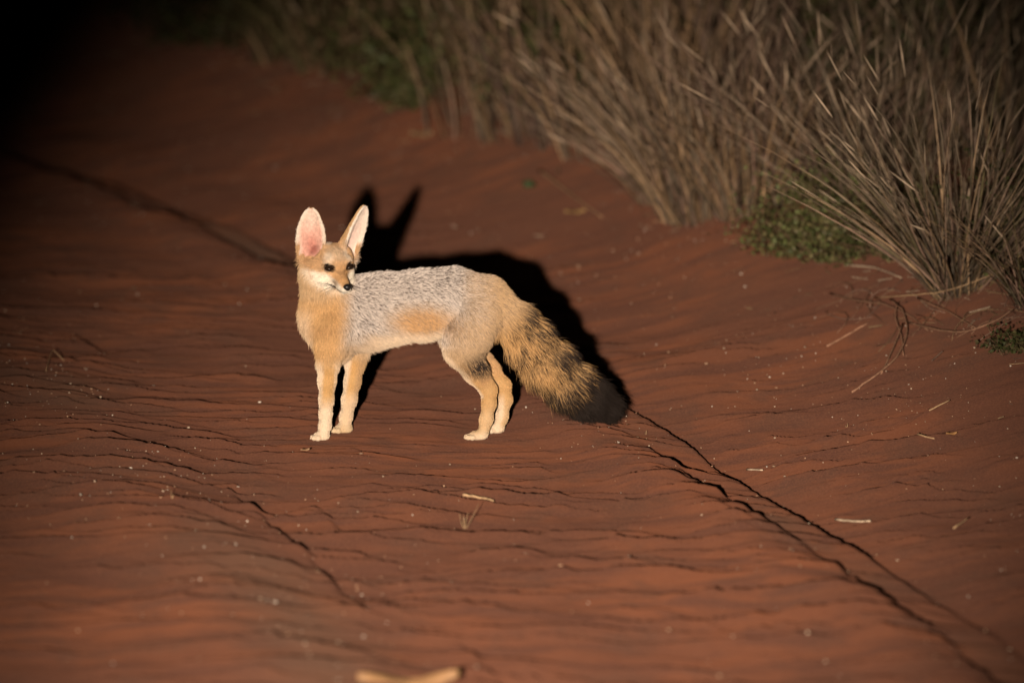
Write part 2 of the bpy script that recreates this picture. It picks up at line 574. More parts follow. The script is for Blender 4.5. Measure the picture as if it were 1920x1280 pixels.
    for key in ('R', 'L'):
        b_, t_, a_, f_, c_ = EARS[key]
        e(b_ + c_ * 0.026 + f_ * 0.004, (0.0205, 0.014, 0.027) if key == 'R' else (0.006, 0.005, 0.008), np.stack([a_, f_, c_], 1), 0.005, cut=True)
    return f, tp


FIELD, TAILP = build_field()
BV, BF = FIELD.mesh()
del FIELD.F


def smooth(V, F, it, lam=0.5):
    e = np.concatenate([F[:, [0, 1]], F[:, [1, 2]], F[:, [2, 3]], F[:, [3, 0]]])
    n = len(V)
    deg = np.bincount(e.ravel(), minlength=n).astype(float)
    for _ in range(it):
        S = np.zeros_like(V)
        for i in range(3):
            S[:, i] = np.bincount(e[:, 0], V[e[:, 1], i], n) + np.bincount(e[:, 1], V[e[:, 0], i], n)
        V = V + lam * (S / np.maximum(deg, 1)[:, None] - V)
    return V


BV = smooth(BV, BF, 2)


def vnormals(V, F):
    a = V[F[:, 2]] - V[F[:, 0]]; b = V[F[:, 3]] - V[F[:, 1]]
    fn = np.cross(a, b)
    N = np.zeros_like(V)
    for j in range(4):
        for i in range(3):
            N[:, i] += np.bincount(F[:, j], fn[:, i], len(V))
    return N / np.maximum(np.linalg.norm(N, axis=1), 1e-12)[:, None]


BN = vnormals(BV, BF)

# ------------------------------------------------------------------ fox: coat pattern (pigment) and fur growth
TAN = np.array([0.58, 0.34, 0.155]); CREAM = np.array([0.79, 0.625, 0.45]); WHITE = np.array([0.88, 0.78, 0.64])
ORANGE = np.array([0.60, 0.33, 0.125]); GREYL = np.array([0.64, 0.54, 0.465]); GREYD = np.array([0.10, 0.075, 0.065])
DARK = np.array([0.034, 0.024, 0.019]); BROWN = np.array([0.40, 0.22, 0.10]); PINK = np.array([0.80, 0.47, 0.37])
TC = np.array([at(u, v, y) for u, v, y, _ in TAILP] + [at(1150, 768, 10.095)])


def tail_param(P):
    best = np.full(len(P), 9.0); tt = np.zeros(len(P)); off = np.zeros((len(P), 3)); dr = np.zeros((len(P), 3))
    n = len(TC) - 1
    for i in range(n):
        a, b = TC[i], TC[i + 1]; ab = b - a
        t = np.clip(((P - a) @ ab) / (ab @ ab), 0, 1)
        q = P - (a + t[:, None] * ab)
        d = np.linalg.norm(q, axis=1)
        m = d < best
        best[m] = d[m]; tt[m] = (i + t[m]) / n; off[m] = q[m]; dr[m] = ab / np.linalg.norm(ab)
    return best, tt, off, dr


def uv10(P):
    q = P.copy(); q[:, 1] = 10.0
    return proj(q)


def blobm(u, v, cu, cv, ru, rv, soft=0.5):
    d = np.sqrt(((u - cu) / ru) ** 2 + ((v - cv) / rv) ** 2)
    return 1 - ss(d, 1 - soft, 1 + soft)


def lerp(c, d, m): return c * (1 - m[:, None]) + np.asarray(d) * m[:, None]


def ear_coords(P, key):
    b, t, a, f, c = EARS[key]
    q = P - b; L = np.linalg.norm(t - b)
    return q @ a, q @ f, (q @ c) / L


def head_weight(P):
    h = (P - HO) @ HM
    d = np.sqrt(((h[:, 0] + 0.004) / 0.062) ** 2 + (h[:, 1] / 0.054) ** 2 + ((h[:, 2] + 0.004) / 0.044) ** 2)
    w_ = 1 - ss(d, 0.9, 1.15)
    for s_ in (-1, 1):
        de = np.linalg.norm(h - np.array([-0.030, s_ * 0.040, 0.030]), axis=1)
        w_ = np.maximum(w_, 1 - ss(de, 0.030, 0.042))
    w_ = np.maximum(w_, ss(h[:, 0], 0.02, 0.035) * (np.abs(h[:, 1]) < 0.04) * (h[:, 2] > -0.05))
    return w_, h


def pattern(P, N, rnd, jit=None):
    """root colour, tip colour, length, density, lift, radius, grizzle per point of the coat"""
    n = len(P)
    J = P + (0 if jit is None else jit)
    u, v = uv10(J)
    td, tt, toff, tdir = tail_param(P)
    hw, h = head_weight(J)
    root = np.tile(TAN, (n, 1)); tip = root.copy()
    ln = np.full(n, 0.015); den = np.ones(n); lift = np.full(n, 0.42); rad = np.full(n, 0.00030)
    up = N[:, 2]
    # --- trunk
    body = (v < 668)
    grey = ss(u, 628, 668) * (1 - 0.55 * ss(u, 850, 890)) * (1 - ss(u, 890, 940)) * (1 - ss(v, 625, 655)) * (1 - 0.6 * ss(u, 830, 860) * ss(v, 560, 610))
    grey = grey * (1 - 0.9 * blobm(u, v, 788, 594, 58, 30, 0.6))
    belly = ss(v, 606, 628) * ss(u, 672, 700) * (1 - ss(u, 806, 830)) * (v < 680)
    belly = np.maximum(belly, ss(-up, 0.55, 0.85) * (v < 690) * ss(u, 600, 660) * (1 - ss(u, 820, 850)))
    grey = grey * (1 - belly)
    flank = blobm(u, v, 790, 596, 62, 30, 0.6) * (1 - belly)
    tanm = np.ones(n)
    neckd = blobm(u, v, 600, 603, 34, 11, 0.9)
    chest = (1 - ss(u, 575, 600)) * ss(v, 545, 600) * (v < 680)
    c = np.tile(np.array([0.58, 0.39, 0.215]), (n, 1))
    c = lerp(c, np.array([0.61, 0.37, 0.165]), ss(v, 535, 560) * (1 - ss(v, 640, 680)) * (1 - ss(u, 640, 670)))
    c = lerp(c, CREAM, 0.65 * chest)
    c = lerp(c, BROWN, 0.38 * neckd)
    c = lerp(c, ORANGE, 0.8 * flank)
    c = lerp(c, CREAM, 0.95 * belly)
    root = c.copy(); tip = c * 1.08
    # grizzled grey saddle: pale hairs, some black
    pd = 0.20 + 0.12 * ss(560 - v, 0, 60)
    isd = rnd[:, 0] < pd
    gr = np.where(isd[:, None], GREYD, GREYL * (0.8 + 0.4 * rnd[:, 1:2]))
    gt = np.where(isd[:, None], GREYD * 0.8, np.array([0.75, 0.655, 0.58]))
    gz = (rnd[:, 3] < 0.13) * ss(u, 640, 680) * (v < 650) * (1 - belly)
    root = lerp(root, GREYD * 1.6, 0.8 * gz); tip = lerp(tip, GREYD * 1.6, 0.8 * gz)
    root = root * (1 - grey[:, None]) + (gr * 0.7) * grey[:, None]
    tip = tip * (1 - grey[:, None]) + gt * grey[:, None]
    sh = ss(u, 620, 660) * (1 - ss(u, 690, 715)) * ss(v, 600, 640) * (v < 690)
    root = lerp(root, np.array([0.52, 0.37, 0.24]), 0.5 * sh); tip = lerp(tip, np.array([0.62, 0.46, 0.31]), 0.5 * sh)
    ln = 0.0115 + 0.003 * (1 - ss(u, 600, 640))
    ln = ln + 0.006 * belly * 1.0 + 0.003 * chest
    # rump, thigh
    th = ss(u, 826, 850) * (1 - ss(u, 955, 975)) * ss(v, 600, 660) * (v < 745)
    c2 = lerp(np.tile(np.array([0.52, 0.36, 0.215]), (n, 1)), TAN, ss(v, 650, 680))
    root = lerp(root, c2, 0.75 * th); tip = lerp(tip, c2 * 1.1, 0.75 * th)
    edge = (1 - ss(u - (824 + (v - 632) * 0.82), -2, 9)) * ss(v, 630, 650) * (u > 800) * (v < 745)
    root = lerp(root, CREAM, 0.7 * edge); tip = lerp(tip, CREAM, 0.7 * edge)
    dk = blobm(u, v, 899, 676, 32, 22, 0.75) * (P[:, 1] < 10.0)
    dk = dk * (rnd[:, 3] < 0.85)
    root = lerp(root, DARK, dk); tip = lerp(tip, DARK, dk)
    tm0 = (tt > 0.02) * (td < 0.052) * ((v < 735) | (u > 985)) * (u > 935)
    # --- legs
    fore = (v > 655) & (u < 720) & (hw < 0.5)
    hind = (v > 690) & (u > 820) & (u < 985) & ((td > 0.055) | (v > 735))
    fm = ss(v, 650, 685) * (u < 705) * (hw < 0.5)
    nearleg = P[:, 1] < 10.0
    # centre line of the two fore legs
    cx = np.where(nearleg, np.interp(v, [680, 749, 800], [616, 612, 609]), np.interp(v, [680, 749, 800], [666, 655, 645]))
    rel = (u - cx)
    lc = np.tile(np.array([0.60, 0.36, 0.145]), (n, 1))
    lc = lerp(lc, np.array([0.50, 0.32, 0.17]), (~nearleg) * ss(rel, 0, 12) * 0.8)
    lc = lerp(lc, CREAM, 1 - ss(rel, -13, -3))
    lc = lerp(lc, CREAM, 0.75 * ss(rel, 10, 18) * nearleg)
    lc = lerp(lc, CREAM, ss(v + 14 * (rnd[:, 2] - 0.5), 728, 765) * (1 - 0.35 * (~nearleg)))
    lc = lerp(lc, np.array([0.62, 0.44, 0.24]), 0.55 * ss(v, 795, 806) * (~nearleg))
    root = lerp(root, lc, fm); tip = lerp(tip, lc * 1.05, fm)
    hm = hind.astype(float) * ss(v, 690, 715)
    hc = np.tile(np.array([0.58, 0.35, 0.15]), (n, 1))
    cxh = np.where(nearleg, np.interp(v, [700, 731, 785, 806], [890, 917, 913, 907]), np.interp(v, [700, 722, 781, 800], [925, 944, 942, 936]))
    relh = u - cxh
    hc = lerp(hc, CREAM, 0.8 * (1 - ss(relh, -16, -7)) * (v < 740))
    hc = lerp(hc, np.array([0.68, 0.48, 0.28]), ss(v, 740, 780) * 0.7)
    hc = lerp(hc, CREAM, ss(v, 797, 810) * 0.8)
    hc = lerp(hc, CREAM, (~nearleg) * (1 - ss(relh, -3, 7)) * ss(v, 735, 760) * 0.8)
    hc = lerp(hc, np.array([0.34, 0.19, 0.09]), 0.6 * nearleg * blobm(u, v, 908, 703, 10, 14, 0.8))
    root = lerp(root, hc, hm); tip = lerp(tip, hc * 1.05, hm)
    legm = np.maximum(ss(v, 640, 715) * (u < 705) * (hw < 0.5), ss(v, 655, 725) * (u > 815) * (u < 985) * (1 - tm0))
    ln = ln * (1 - legm) + 0.0046 * legm
    ln = np.where((v > 800) & (legm > 0.5), 0.0042, ln)
    rad = rad * (1 - legm) + 0.00028 * legm
    # --- tail
    tm = (tt > 0.02) * (td < 0.052) * ss(tt, 0.02, 0.14) * ((v < 735) | (u > 985)) * (u > 925)
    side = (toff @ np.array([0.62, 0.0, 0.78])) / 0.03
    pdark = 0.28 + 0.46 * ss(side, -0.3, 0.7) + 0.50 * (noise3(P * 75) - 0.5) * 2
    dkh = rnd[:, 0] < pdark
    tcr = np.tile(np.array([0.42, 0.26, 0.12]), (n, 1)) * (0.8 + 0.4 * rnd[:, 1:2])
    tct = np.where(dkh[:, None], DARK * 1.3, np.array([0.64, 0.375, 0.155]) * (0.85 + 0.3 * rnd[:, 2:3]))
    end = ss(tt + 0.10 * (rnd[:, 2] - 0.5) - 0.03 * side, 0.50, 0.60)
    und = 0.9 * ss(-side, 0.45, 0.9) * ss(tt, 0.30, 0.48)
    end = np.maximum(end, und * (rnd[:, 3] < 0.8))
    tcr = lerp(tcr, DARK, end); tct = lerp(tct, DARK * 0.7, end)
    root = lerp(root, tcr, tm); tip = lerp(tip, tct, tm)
    ln = ln * (1 - tm) + tm * (0.030 + 0.014 * ss(tt, 0.1, 0.5) - 0.006 * ss(tt, 0.8, 1))
    lift = lift * (1 - 0.5 * legm)
    lift = lift * (1 - tm) + tm * 0.46
    rad = rad * (1 - tm) + tm * 0.00036
    # --- head
    hx, hy, hz = h[:, 0], np.abs(h[:, 1]), h[:, 2]
    hc = np.tile(np.array([0.61, 0.375, 0.195]), (n, 1))
    hc = lerp(hc, np.array([0.70, 0.52, 0.35]), 0.75 * ss(hx, -0.02, 0.012) * ss(hz, 0.0, 0.015) * (1 - ss(hy, 0.012, 0.024)))
    chk = 1 - ss(hz + 0.35 * (hx - 0.02) * (hx > 0.02), -0.012, -0.003)
    chk = chk * ss(hy, 0.004, 0.012) * (1 - ss(-hx, 0.030, 0.05))
    hc = lerp(hc, WHITE, 0.92 * chk)
    hc = lerp(hc, WHITE, 0.55 * blobm(hx, hy, 0.020, 0.021, 0.013, 0.008) * ss(hz, 0.011, 0.015))
    mz = ss(hx, 0.026, 0.036)
    hc = lerp(hc, np.array([0.60, 0.34, 0.15]), mz * ss(hz + 0.3 * (hx - 0.03), -0.018, -0.010) * 0.9)
    hc = lerp(hc, WHITE, ss(hx, 0.046, 0.052) * (1 - ss(hz, -0.0275, -0.0240)))
    hc = lerp(hc, BROWN * 0.55, 0.7 * blobm(hx, hz, 0.041, -0.0235, 0.009, 0.0055, 0.7) * (hy > 0.004))
    hc = lerp(hc, WHITE, 0.9 * (1 - ss(hz, -0.042, -0.037)) * ss(hx, -0.01, 0.01))
    # mouth line
    mzl = np.interp(hx, [0.016, 0.024, 0.040, 0.056, 0.068], [-0.0275, -0.0315, -0.0362, -0.0362, -0.0355])
    mw = np.interp(hx, [0.016, 0.028, 0.05, 0.068], [0.0016, 0.0024, 0.0013, 0.001])
    mouth = (1 - ss(np.abs(hz - mzl), mw * 0.6, mw * 1.5)) * (hx > 0.0155) * (hx < 0.068)
    # eye rims with a dark tear line
    er = np.sqrt(((hx - 0.0275) / 0.0130) ** 2 + ((hy - 0.0235) / 0.0125) ** 2 + ((hz - 0.0042) / 0.0090) ** 2)
    eye = 1 - ss(er, 0.95, 1.15)
    tear = (1 - ss(np.abs(hz - (0.000 - (hx - 0.034) * 0.55)), 0.0012, 0.003)) * (hx > 0.032) * (hx < 0.044) * (hy < 0.02)
    hc = lerp(hc, BROWN * 0.7, 0.55 * tear)
    # cheek crescent behind the eye
    cr = np.abs(np.sqrt((hx - 0.022) ** 2 + (hz + 0.002) ** 2) - 0.024)
    hc = lerp(hc, BROWN * 1.3, 0.45 * (1 - ss(cr, 0.001, 0.004)) * (hx < 0.008) * (hz < 0.003) * (hy > 0.02))
    hc = hc * (0.80 + 0.4 * noise3(P * 190))[:, None] * (1 - 0.45 * (rnd[:, 0] < 0.07) * ss(hz, 0.0, 0.012))[:, None]
    root = lerp(root, hc * 0.9, hw); tip = lerp(tip, hc * 1.06, hw)
    bare = np.maximum(mouth, eye) * hw
    root = lerp(root, DARK * 0.5, bare); tip = lerp(tip, DARK * 0.5, bare)
    hl = 0.0062 + 0.006 * ss(-hx, -0.005, 0.03) * ss(hy, 0.025, 0.04) * (1 - ss(hz, 0.0, 0.012)) - 0.0036 * mz
    ln = ln * (1 - hw) + hl * hw
    lift = lift * (1 - hw) + 0.36 * hw
    rad = rad * (1 - hw) + 0.00022 * hw
    den = den * (1 + 1.6 * hw) * (1 - 0.97 * np.clip(bare * 1.3, 0, 1))
    nose = np.linalg.norm(h - np.array([0.0685, 0, -0.0245]), axis=1) < 0.0085
    den = np.where(nose, 0.0, den)
    # --- ears
    for key in ('R', 'L'):
        a, b, c_ = ear_coords(P, key)
        front = N @ EARS[key][3]
        hol = (np.abs(a) < 0.024) * (b < 0.008) * (front > 0.05)
        m = np.where(hol, ss(c_, 0.02, 0.08), ss(c_, 0.22, 0.34)) * (np.abs(a) < 0.040) * (np.abs(b) < 0.035) * (c_ < 1.15)
        wv = np.interp(c_, [0, 0.35, 0.55, 0.72, 0.86, 1.0], [0.0245, 0.0305, 0.0285, 0.0235, 0.0165, 0.004])
        q = np.abs(a) / wv
        inner = ss(front, -0.12, 0.12)
        ic = np.tile(PINK, (n, 1))
        ic = lerp(ic, np.array([0.84, 0.62, 0.50]), ss(c_, 0.5, 0.8))
        ic = lerp(ic, np.array([0.50, 0.19, 0.14]), 0.75 * blobm(a, c_, 0.002 if key == 'R' else -0.002, 0.26, 0.012, 0.20, 0.8))
        ic = lerp(ic, np.array([0.36, 0.13, 0.10]), 0.8 * blobm(a, c_, -0.004, 0.17, 0.009, 0.09, 0.8) * (key == 'R'))
        ic = ic * (0.80 + 0.4 * noise3(P * 230))[:, None]
        ic = lerp(ic, np.array([0.86, 0.74, 0.62]), ss(q, 0.62, 0.95))
        if key == 'L': ic = lerp(ic, np.array([0.86, 0.76, 0.66]), np.full(n, 0.55))
        bc = lerp(np.tile(np.array([0.52, 0.31, 0.14]), (n, 1)), np.array([0.66, 0.42, 0.22]), ss(q, 0.6, 1.0))
        ec = ic * inner[:, None] + bc * (1 - inner[:, None])
        root = lerp(root, ec, m); tip = lerp(tip, ec * 1.04, m)
        fine_ = inner * (1 - ss(q, 0.55, 0.95))
        ln = ln * (1 - m) + m * (0.0045 + 0.004 * inner * ss(q, 0.5, 0.9) * (1 - ss(c_, 0.6, 0.9)))
        den = den * (1 - m) + m * np.where(inner > 0.5, 0.35 + 1.3 * ss(q, 0.45, 0.9), 2.2)
        lift = lift * (1 - m) + 0.22 * m
        rad = rad * (1 - m) + 0.00017 * m
    return root, tip, ln, den, lift, rad, tm, np.maximum(hw, 0), h, tdir


BONES = []


def bone(a, b, d, wgt=1.0): BONES.append((np.asarray(a), np.asarray(b), np.asarray(d, float) / np.linalg.norm(d), wgt))


for Y_ in (10.0,):
    bone(at(610, 520, 9.98), at(620, 600, 9.99), (0.25, 0.1, -1))
    bone(at(590, 600, 9.97), at(600, 650, 9.97), (0.15, 0.1, -1))
    bone(at(660, 560, Y_), at(900, 550, Y_), (1, 0, -0.16))
    bone(at(680, 600, Y_), at(820, 600, Y_), (1, 0, -0.38))
    bone(at(690, 645, Y_), at(820, 630, Y_), (0.75, 0, -0.5))
    bone(at(880, 590, Y_), at(880, 650, Y_), (0.85, 0, -0.7))
    bone(at(920, 560, Y_), at(945, 590, Y_), (0.8, 0, -0.75))
for pts in (((621, 660, 9.955), (610, 800, 9.962)), ((667, 660, 10.036), (645, 800, 10.036)), ((917, 735, 9.968), (908, 806, 9.97)), ((948, 730, 10.03), (937, 800, 10.03))):
    bone(at(*pts[0]), at(*pts[1]), at(*pts[1]) - at(*pts[0]), 1.3)
for pts in (((860, 650, 9.966), (915, 728, 9.968)), ((880, 650, 10.034), (944, 720, 10.03))):
    bone(at(*pts[0]), at(*pts[1]), np.array([0.55, 0, -0.85]), 1.1)


def flow(P, N, tm, hw, h, tdir):
    D = np.zeros_like(P)
    for a, b, d, wgt in BONES:
        ab = b - a
        t = np.clip(((P - a) @ ab) / (ab @ ab), 0, 1)
        r2 = np.sum((P - (a + t[:, None] * ab)) ** 2, 1)
        D += d[None, :] * (wgt / (r2 + 2e-4) ** 2)[:, None]
    D /= np.linalg.norm(D, axis=1)[:, None]
    D = D * (1 - tm[:, None]) + tdir * tm[:, None]
    hd = (h - np.array([0.078, 0, -0.020])); hd[:, 2] = hd[:, 2] * 1.0 - 0.006
    hd /= np.linalg.norm(hd, axis=1)[:, None]
    D = D * (1 - hw[:, None]) + (hd @ HM.T) * hw[:, None]
    for key in ('R', 'L'):
        a, b, c_ = ear_coords(P, key)
        m = (ss(c_, 0.08, 0.22) * (np.abs(a) < 0.04) * (np.abs(b) < 0.035))[:, None]
        ax = EARS[key][4] - EARS[key][2] * np.clip(a / 0.03, -1, 1)[:, None] * 0.55 * ss(N @ EARS[key][3], -0.1, 0.1)[:, None]
        D = D * (1 - m) + ax * m
    return D


def build_fox():
    base = np.array([-0.2, 10.0, 0.0])
    fox = empty("fox", base)
    tag(fox, "slender tan and grey fox with huge ears standing side-on, head turned back", "fox")
    rs = np.random.RandomState(11)
    rnd = rs.rand(len(BV), 4)
    out = pattern(BV, BN, np.full((len(BV), 4), 0.55))
    skin = out[0] * 0.85
    body = mesh_obj("body", BV - base, BF, M_SKIN, fox, True, skin)
    # fur roots
    T = np.concatenate([BF[:, [0, 1, 2]], BF[:, [0, 2, 3]]])
    A = 0.5 * np.linalg.norm(np.cross(BV[T[:, 1]] - BV[T[:, 0]], BV[T[:, 2]] - BV[T[:, 0]]), axis=1)
    dv = out[3]
    wgt = A * dv[T].mean(1)
    wgt[BV[T[:, 0], 2] < 0.004] = 0
    NH = 300000
    tri = rs.choice(len(T), NH, p=wgt / wgt.sum())
    r1 = np.sqrt(rs.rand(NH)); r2 = rs.rand(NH)
    ba = np.stack([1 - r1, r1 * (1 - r2), r1 * r2], 1)
    P = np.einsum('ij,ijk->ik', ba, BV[T[tri]])
    N = np.einsum('ij,ijk->ik', ba, BN[T[tri]]); N /= np.linalg.norm(N, axis=1)[:, None]
    rnd = rs.rand(NH, 4)
    jit = rs.normal(0, 0.0016, (NH, 3))
    root, tip, ln, den, lift, rad, tm, hw, h, tdir = pattern(P, N, rnd, jit)
    D = flow(P, N, tm, hw, h, tdir)
    # clumping: hairs lean together where the noise says so
    nz = np.stack([noise3(P * 150 + 11), noise3(P * 150 + 37), noise3(P * 150 + 71)], 1) - 0.5
    nz2 = np.stack([noise3(P * 33 + 5), noise3(P * 33 + 19), noise3(P * 33 + 43)], 1) - 0.5
    _, pv = uv10(P)
    body_m = (np.clip(1 - hw, 0.25, 1) * (1 - 0.93 * ss(pv, 650, 710) * (tm < 0.3)))[:, None]
    D = D + (nz * 0.8 + nz2 * 0.3) * body_m * (1 + 0.35 * tm[:, None])
    D = D - N * np.sum(D * N, 1)[:, None]
    D /= np.maximum(np.linalg.norm(D, axis=1), 1e-6)[:, None]
    D = D + rs.normal(0, 0.13, (NH, 3)); D /= np.linalg.norm(D, axis=1)[:, None]
    ln = ln * (0.65 + 0.6 * rs.rand(NH))
    lf = lift * (0.75 + 0.5 * rs.rand(NH))
    npt = 5
    s = np.linspace(0, 1, npt)
    pos = np.zeros((NH, npt, 3))
    grav = np.array([0, 0, -1.0])
    for i, si in enumerate(s):
        rise = (lf * ln * (si - 0.42 * si * si))[:, None]
        run = (ln * si * np.sqrt(1 - 0.6 * lf ** 2))[:, None]
        pos[:, i] = P - N * 0.0006 + D * run + N * rise * 1.25 + grav * (0.10 * ln * si * si)[:, None]
    # keep the hair out of the sand
    pos[:, :, 2] = np.maximum(pos[:, :, 2], 0.002)
    taper = np.array([0.85, 1.0, 0.95, 0.7, 0.12])
    rr = rad[:, None] * taper[None, :] * (0.8 + 0.4 * rs.rand(NH))[:, None]
    mix = np.clip((s - 0.25) / 0.45, 0, 1)
    colr = root[:, None, :] * (1 - mix)[None, :, None] + tip[:, None, :] * mix[None, :, None]
    colr = np.clip(colr * (0.78 + 0.40 * rs.rand(NH))[:, None, None], 0, 0.93)
    istail = tm > 0.5

    def curves(name, sel, parent, mat):
        k = int(sel.sum())
        cu = bpy.data.hair_curves.new(name)
        cu.add_curves([npt] * k)
        cu.attributes["position"].data.foreach_set("vector", (pos[sel] - base).astype(np.float32).ravel())
        ra = cu.attributes.get("radius") or cu.attributes.new("radius", 'FLOAT', 'POINT')
        ra.data.foreach_set("value", rr[sel].astype(np.float32).ravel())
        ca = cu.attributes.new("tint", 'FLOAT_COLOR', 'POINT')
        c4 = np.ones((k * npt, 4), np.float32); c4[:, :3] = colr[sel].reshape(-1, 3)
        ca.data.foreach_set("color", c4.ravel())
        cu.materials.append(mat)
        return link(bpy.data.objects.new(name, cu), parent)
    f1 = curves("fur", ~istail, fox, M_FUR)
    f2 = curves("tail_fur", istail, fox, M_FUR)
    tag(f1, "short tan coat with grizzled grey saddle and cream belly", kind=None)
    tag(f2, "bushy tan tail hair flecked with black, black tip")

    # eyes
    def ellipsoid(name, c, rad3, M, mat, parent, nu=24, nv=14, fn=None):
        V = []; F = []
        for j in range(nv + 1):
            ph = math.pi * j / nv
            for i in range(nu):
                a = 2 * math.pi * i / nu
                p = np.array([math.sin(ph) * math.cos(a), math.sin(ph) * math.sin(a), math.cos(ph)])
                if fn is not None: p = fn(p)
                V.append(c + M @ (p * np.array(rad3)))
        for j in range(nv):
            for i in range(nu):
                F.append((j * nu + i, (j + 1) * nu + i, (j + 1) * nu + (i + 1) % nu, j * nu + (i + 1) % nu))
        return mesh_obj(name, np.array(V) - base, F, mat, parent)
    for s_ in (-1, 1):
        ellipsoid("eye", H(0.0262, s_ * 0.0222, 0.0042), (0.0112, 0.0104, 0.0070), HM, M_EYE, fox)

    def nosefn(p):
        q = p.copy()
        if p[2] < 0: q[1] *= 1 + 0.45 * p[2]
        # nostrils
        for s2 in (-1, 1):
            d = math.hypot(p[1] - s2 * 0.5, p[2] + 0.15)
            if p[0] > 0.2: q *= 1 - 0.22 * math.exp(-(d / 0.22) ** 2)
        return q
    ellipsoid("nose", H(0.0690, 0, -0.0245), (0.0075, 0.0090, 0.0072), HM, M_NOSE, fox, 28, 18, nosefn)
    # whiskers
    pos_w = []
    for s_ in (-1, 1):
        for i in range(11):
            r0 = H(0.040 + 0.014 * rs.rand(), s_ * 0.0085, -0.026 - 0.006 * rs.rand())
            d = HM @ np.array([-0.55 + 0.5 * rs.rand(), s_ * 1.0, -0.35 + 0.3 * rs.rand()])
            d /= np.linalg.norm(d)
            L = 0.028 + 0.022 * rs.rand()
            pos_w.append([r0 + d * L * t + np.array([0, 0, -0.010 * t * t]) for t in np.linspace(0, 1, 5)])
    pos_w = np.array(pos_w)
    V = []; F = []
    for line in pos_w:
        for j, p in enumerate(line):
            rr_ = 0.00022 * (1 - 0.8 * j / 4)
            for q in range(3):
                a = 2 * math.pi * q / 3
                V.append(p + rr_ * np.array([math.cos(a), 0.3 * math.cos(a), math.sin(a)]))
            if j:
                b0 = len(V) - 6
                for q in range(3):
                    F.append((b0 + q, b0 + (q + 1) % 3, b0 + 3 + (q + 1) % 3, b0 + 3 + q))
    mesh_obj("whiskers", np.array(V) - base, F, M_NOSE, fox)


build_fox()
# ------------------------------------------------------------------ verge plants
STRAW = np.array([0.43, 0.275, 0.150]); MAUVE = np.array([0.27, 0.168, 0.120]); PALE = np.array([0.60, 0.45, 0.31])
GREENG = np.array([0.088, 0.100, 0.032]); OLIVE = np.array([0.13, 0.11, 0.045]); GREYG = np.array([0.20, 0.155, 0.105])


def blades(rs, n, h, spread, lean, brad, cols, tipc, wid=0.0022, droop=0.25, fold=True, bent=0.17):
    """folded grass blades growing from the origin: verts, quads, colours"""
    az = rs.rand(n) * 2 * math.pi
    th = spread * rs.rand(n) ** 0.75
    L = h * (0.45 + 0.6 * rs.rand(n))
    hor = np.stack([np.cos(az), np.sin(az), np.zeros(n)], 1)
    d0 = hor * np.sin(th)[:, None] + np.array([0, 0, 1.0]) * np.cos(th)[:, None]
    d0 = d0 + np.asarray(lean)[None, :]
    d0 /= np.linalg.norm(d0, axis=1)[:, None]
    br = brad * np.sqrt(rs.rand(n))
    ba = az + rs.normal(0, 0.6, n)
    p0 = np.stack([np.cos(ba) * br, np.sin(ba) * br, np.full(n, -0.02)], 1)
    S = 6
    t = np.linspace(0, 1, S)
    dr = droop * (0.2 + rs.rand(n))
    kink = rs.normal(0, bent, (n, 3)); kink[:, 2] *= 0.3
    ctr = p0[:, None, :] + L[:, None, None] * (t[None, :, None] * d0[:, None, :] + (t ** 2)[None, :, None] * ((hor * 0.8 - np.array([0, 0, 0.35])) * dr[:, None] + kink)[:, None, :])
    side = np.cross(d0, rs.normal(0, 1, (n, 3))); side /= np.linalg.norm(side, axis=1)[:, None]
    nrm = np.cross(d0, side)
    wp = np.array([0.7, 1.0, 1.0, 0.85, 0.55, 0.08])
    ww = wid * (0.5 + 0.9 * rs.rand(n))
    a = ctr - side[:, None, :] * (ww[:, None] * wp)[:, :, None]
    b = ctr + side[:, None, :] * (ww[:, None] * wp)[:, :, None]
    m = ctr + nrm[:, None, :] * (0.5 * ww[:, None] * wp)[:, :, None]
    V = np.stack([a, m, b], 2)                                # n, S, 3, 3
    idx = np.arange(n * S * 3).reshape(n, S, 3)
    q = []
    for j in (0, 1):
        q.append(np.stack([idx[:, :-1, j], idx[:, :-1, j + 1], idx[:, 1:, j + 1], idx[:, 1:, j]], -1).reshape(-1, 4))
    ci = rs.choice(len(cols), n)
    c0 = np.array(cols)[ci] * (0.30 + 1.25 * rs.rand(n) ** 1.6)[:, None]
    tp = (t ** 2)[None, :, None] * (0.25 + 0.75 * rs.rand(n))[:, None, None]
    C = c0[:, None, :] * (1 - tp) + np.asarray(tipc) * tp
    C = np.repeat(C[:, :, None, :], 3, 2)
    return V.reshape(-1, 3), np.concatenate(q), C.reshape(-1, 3), ctr


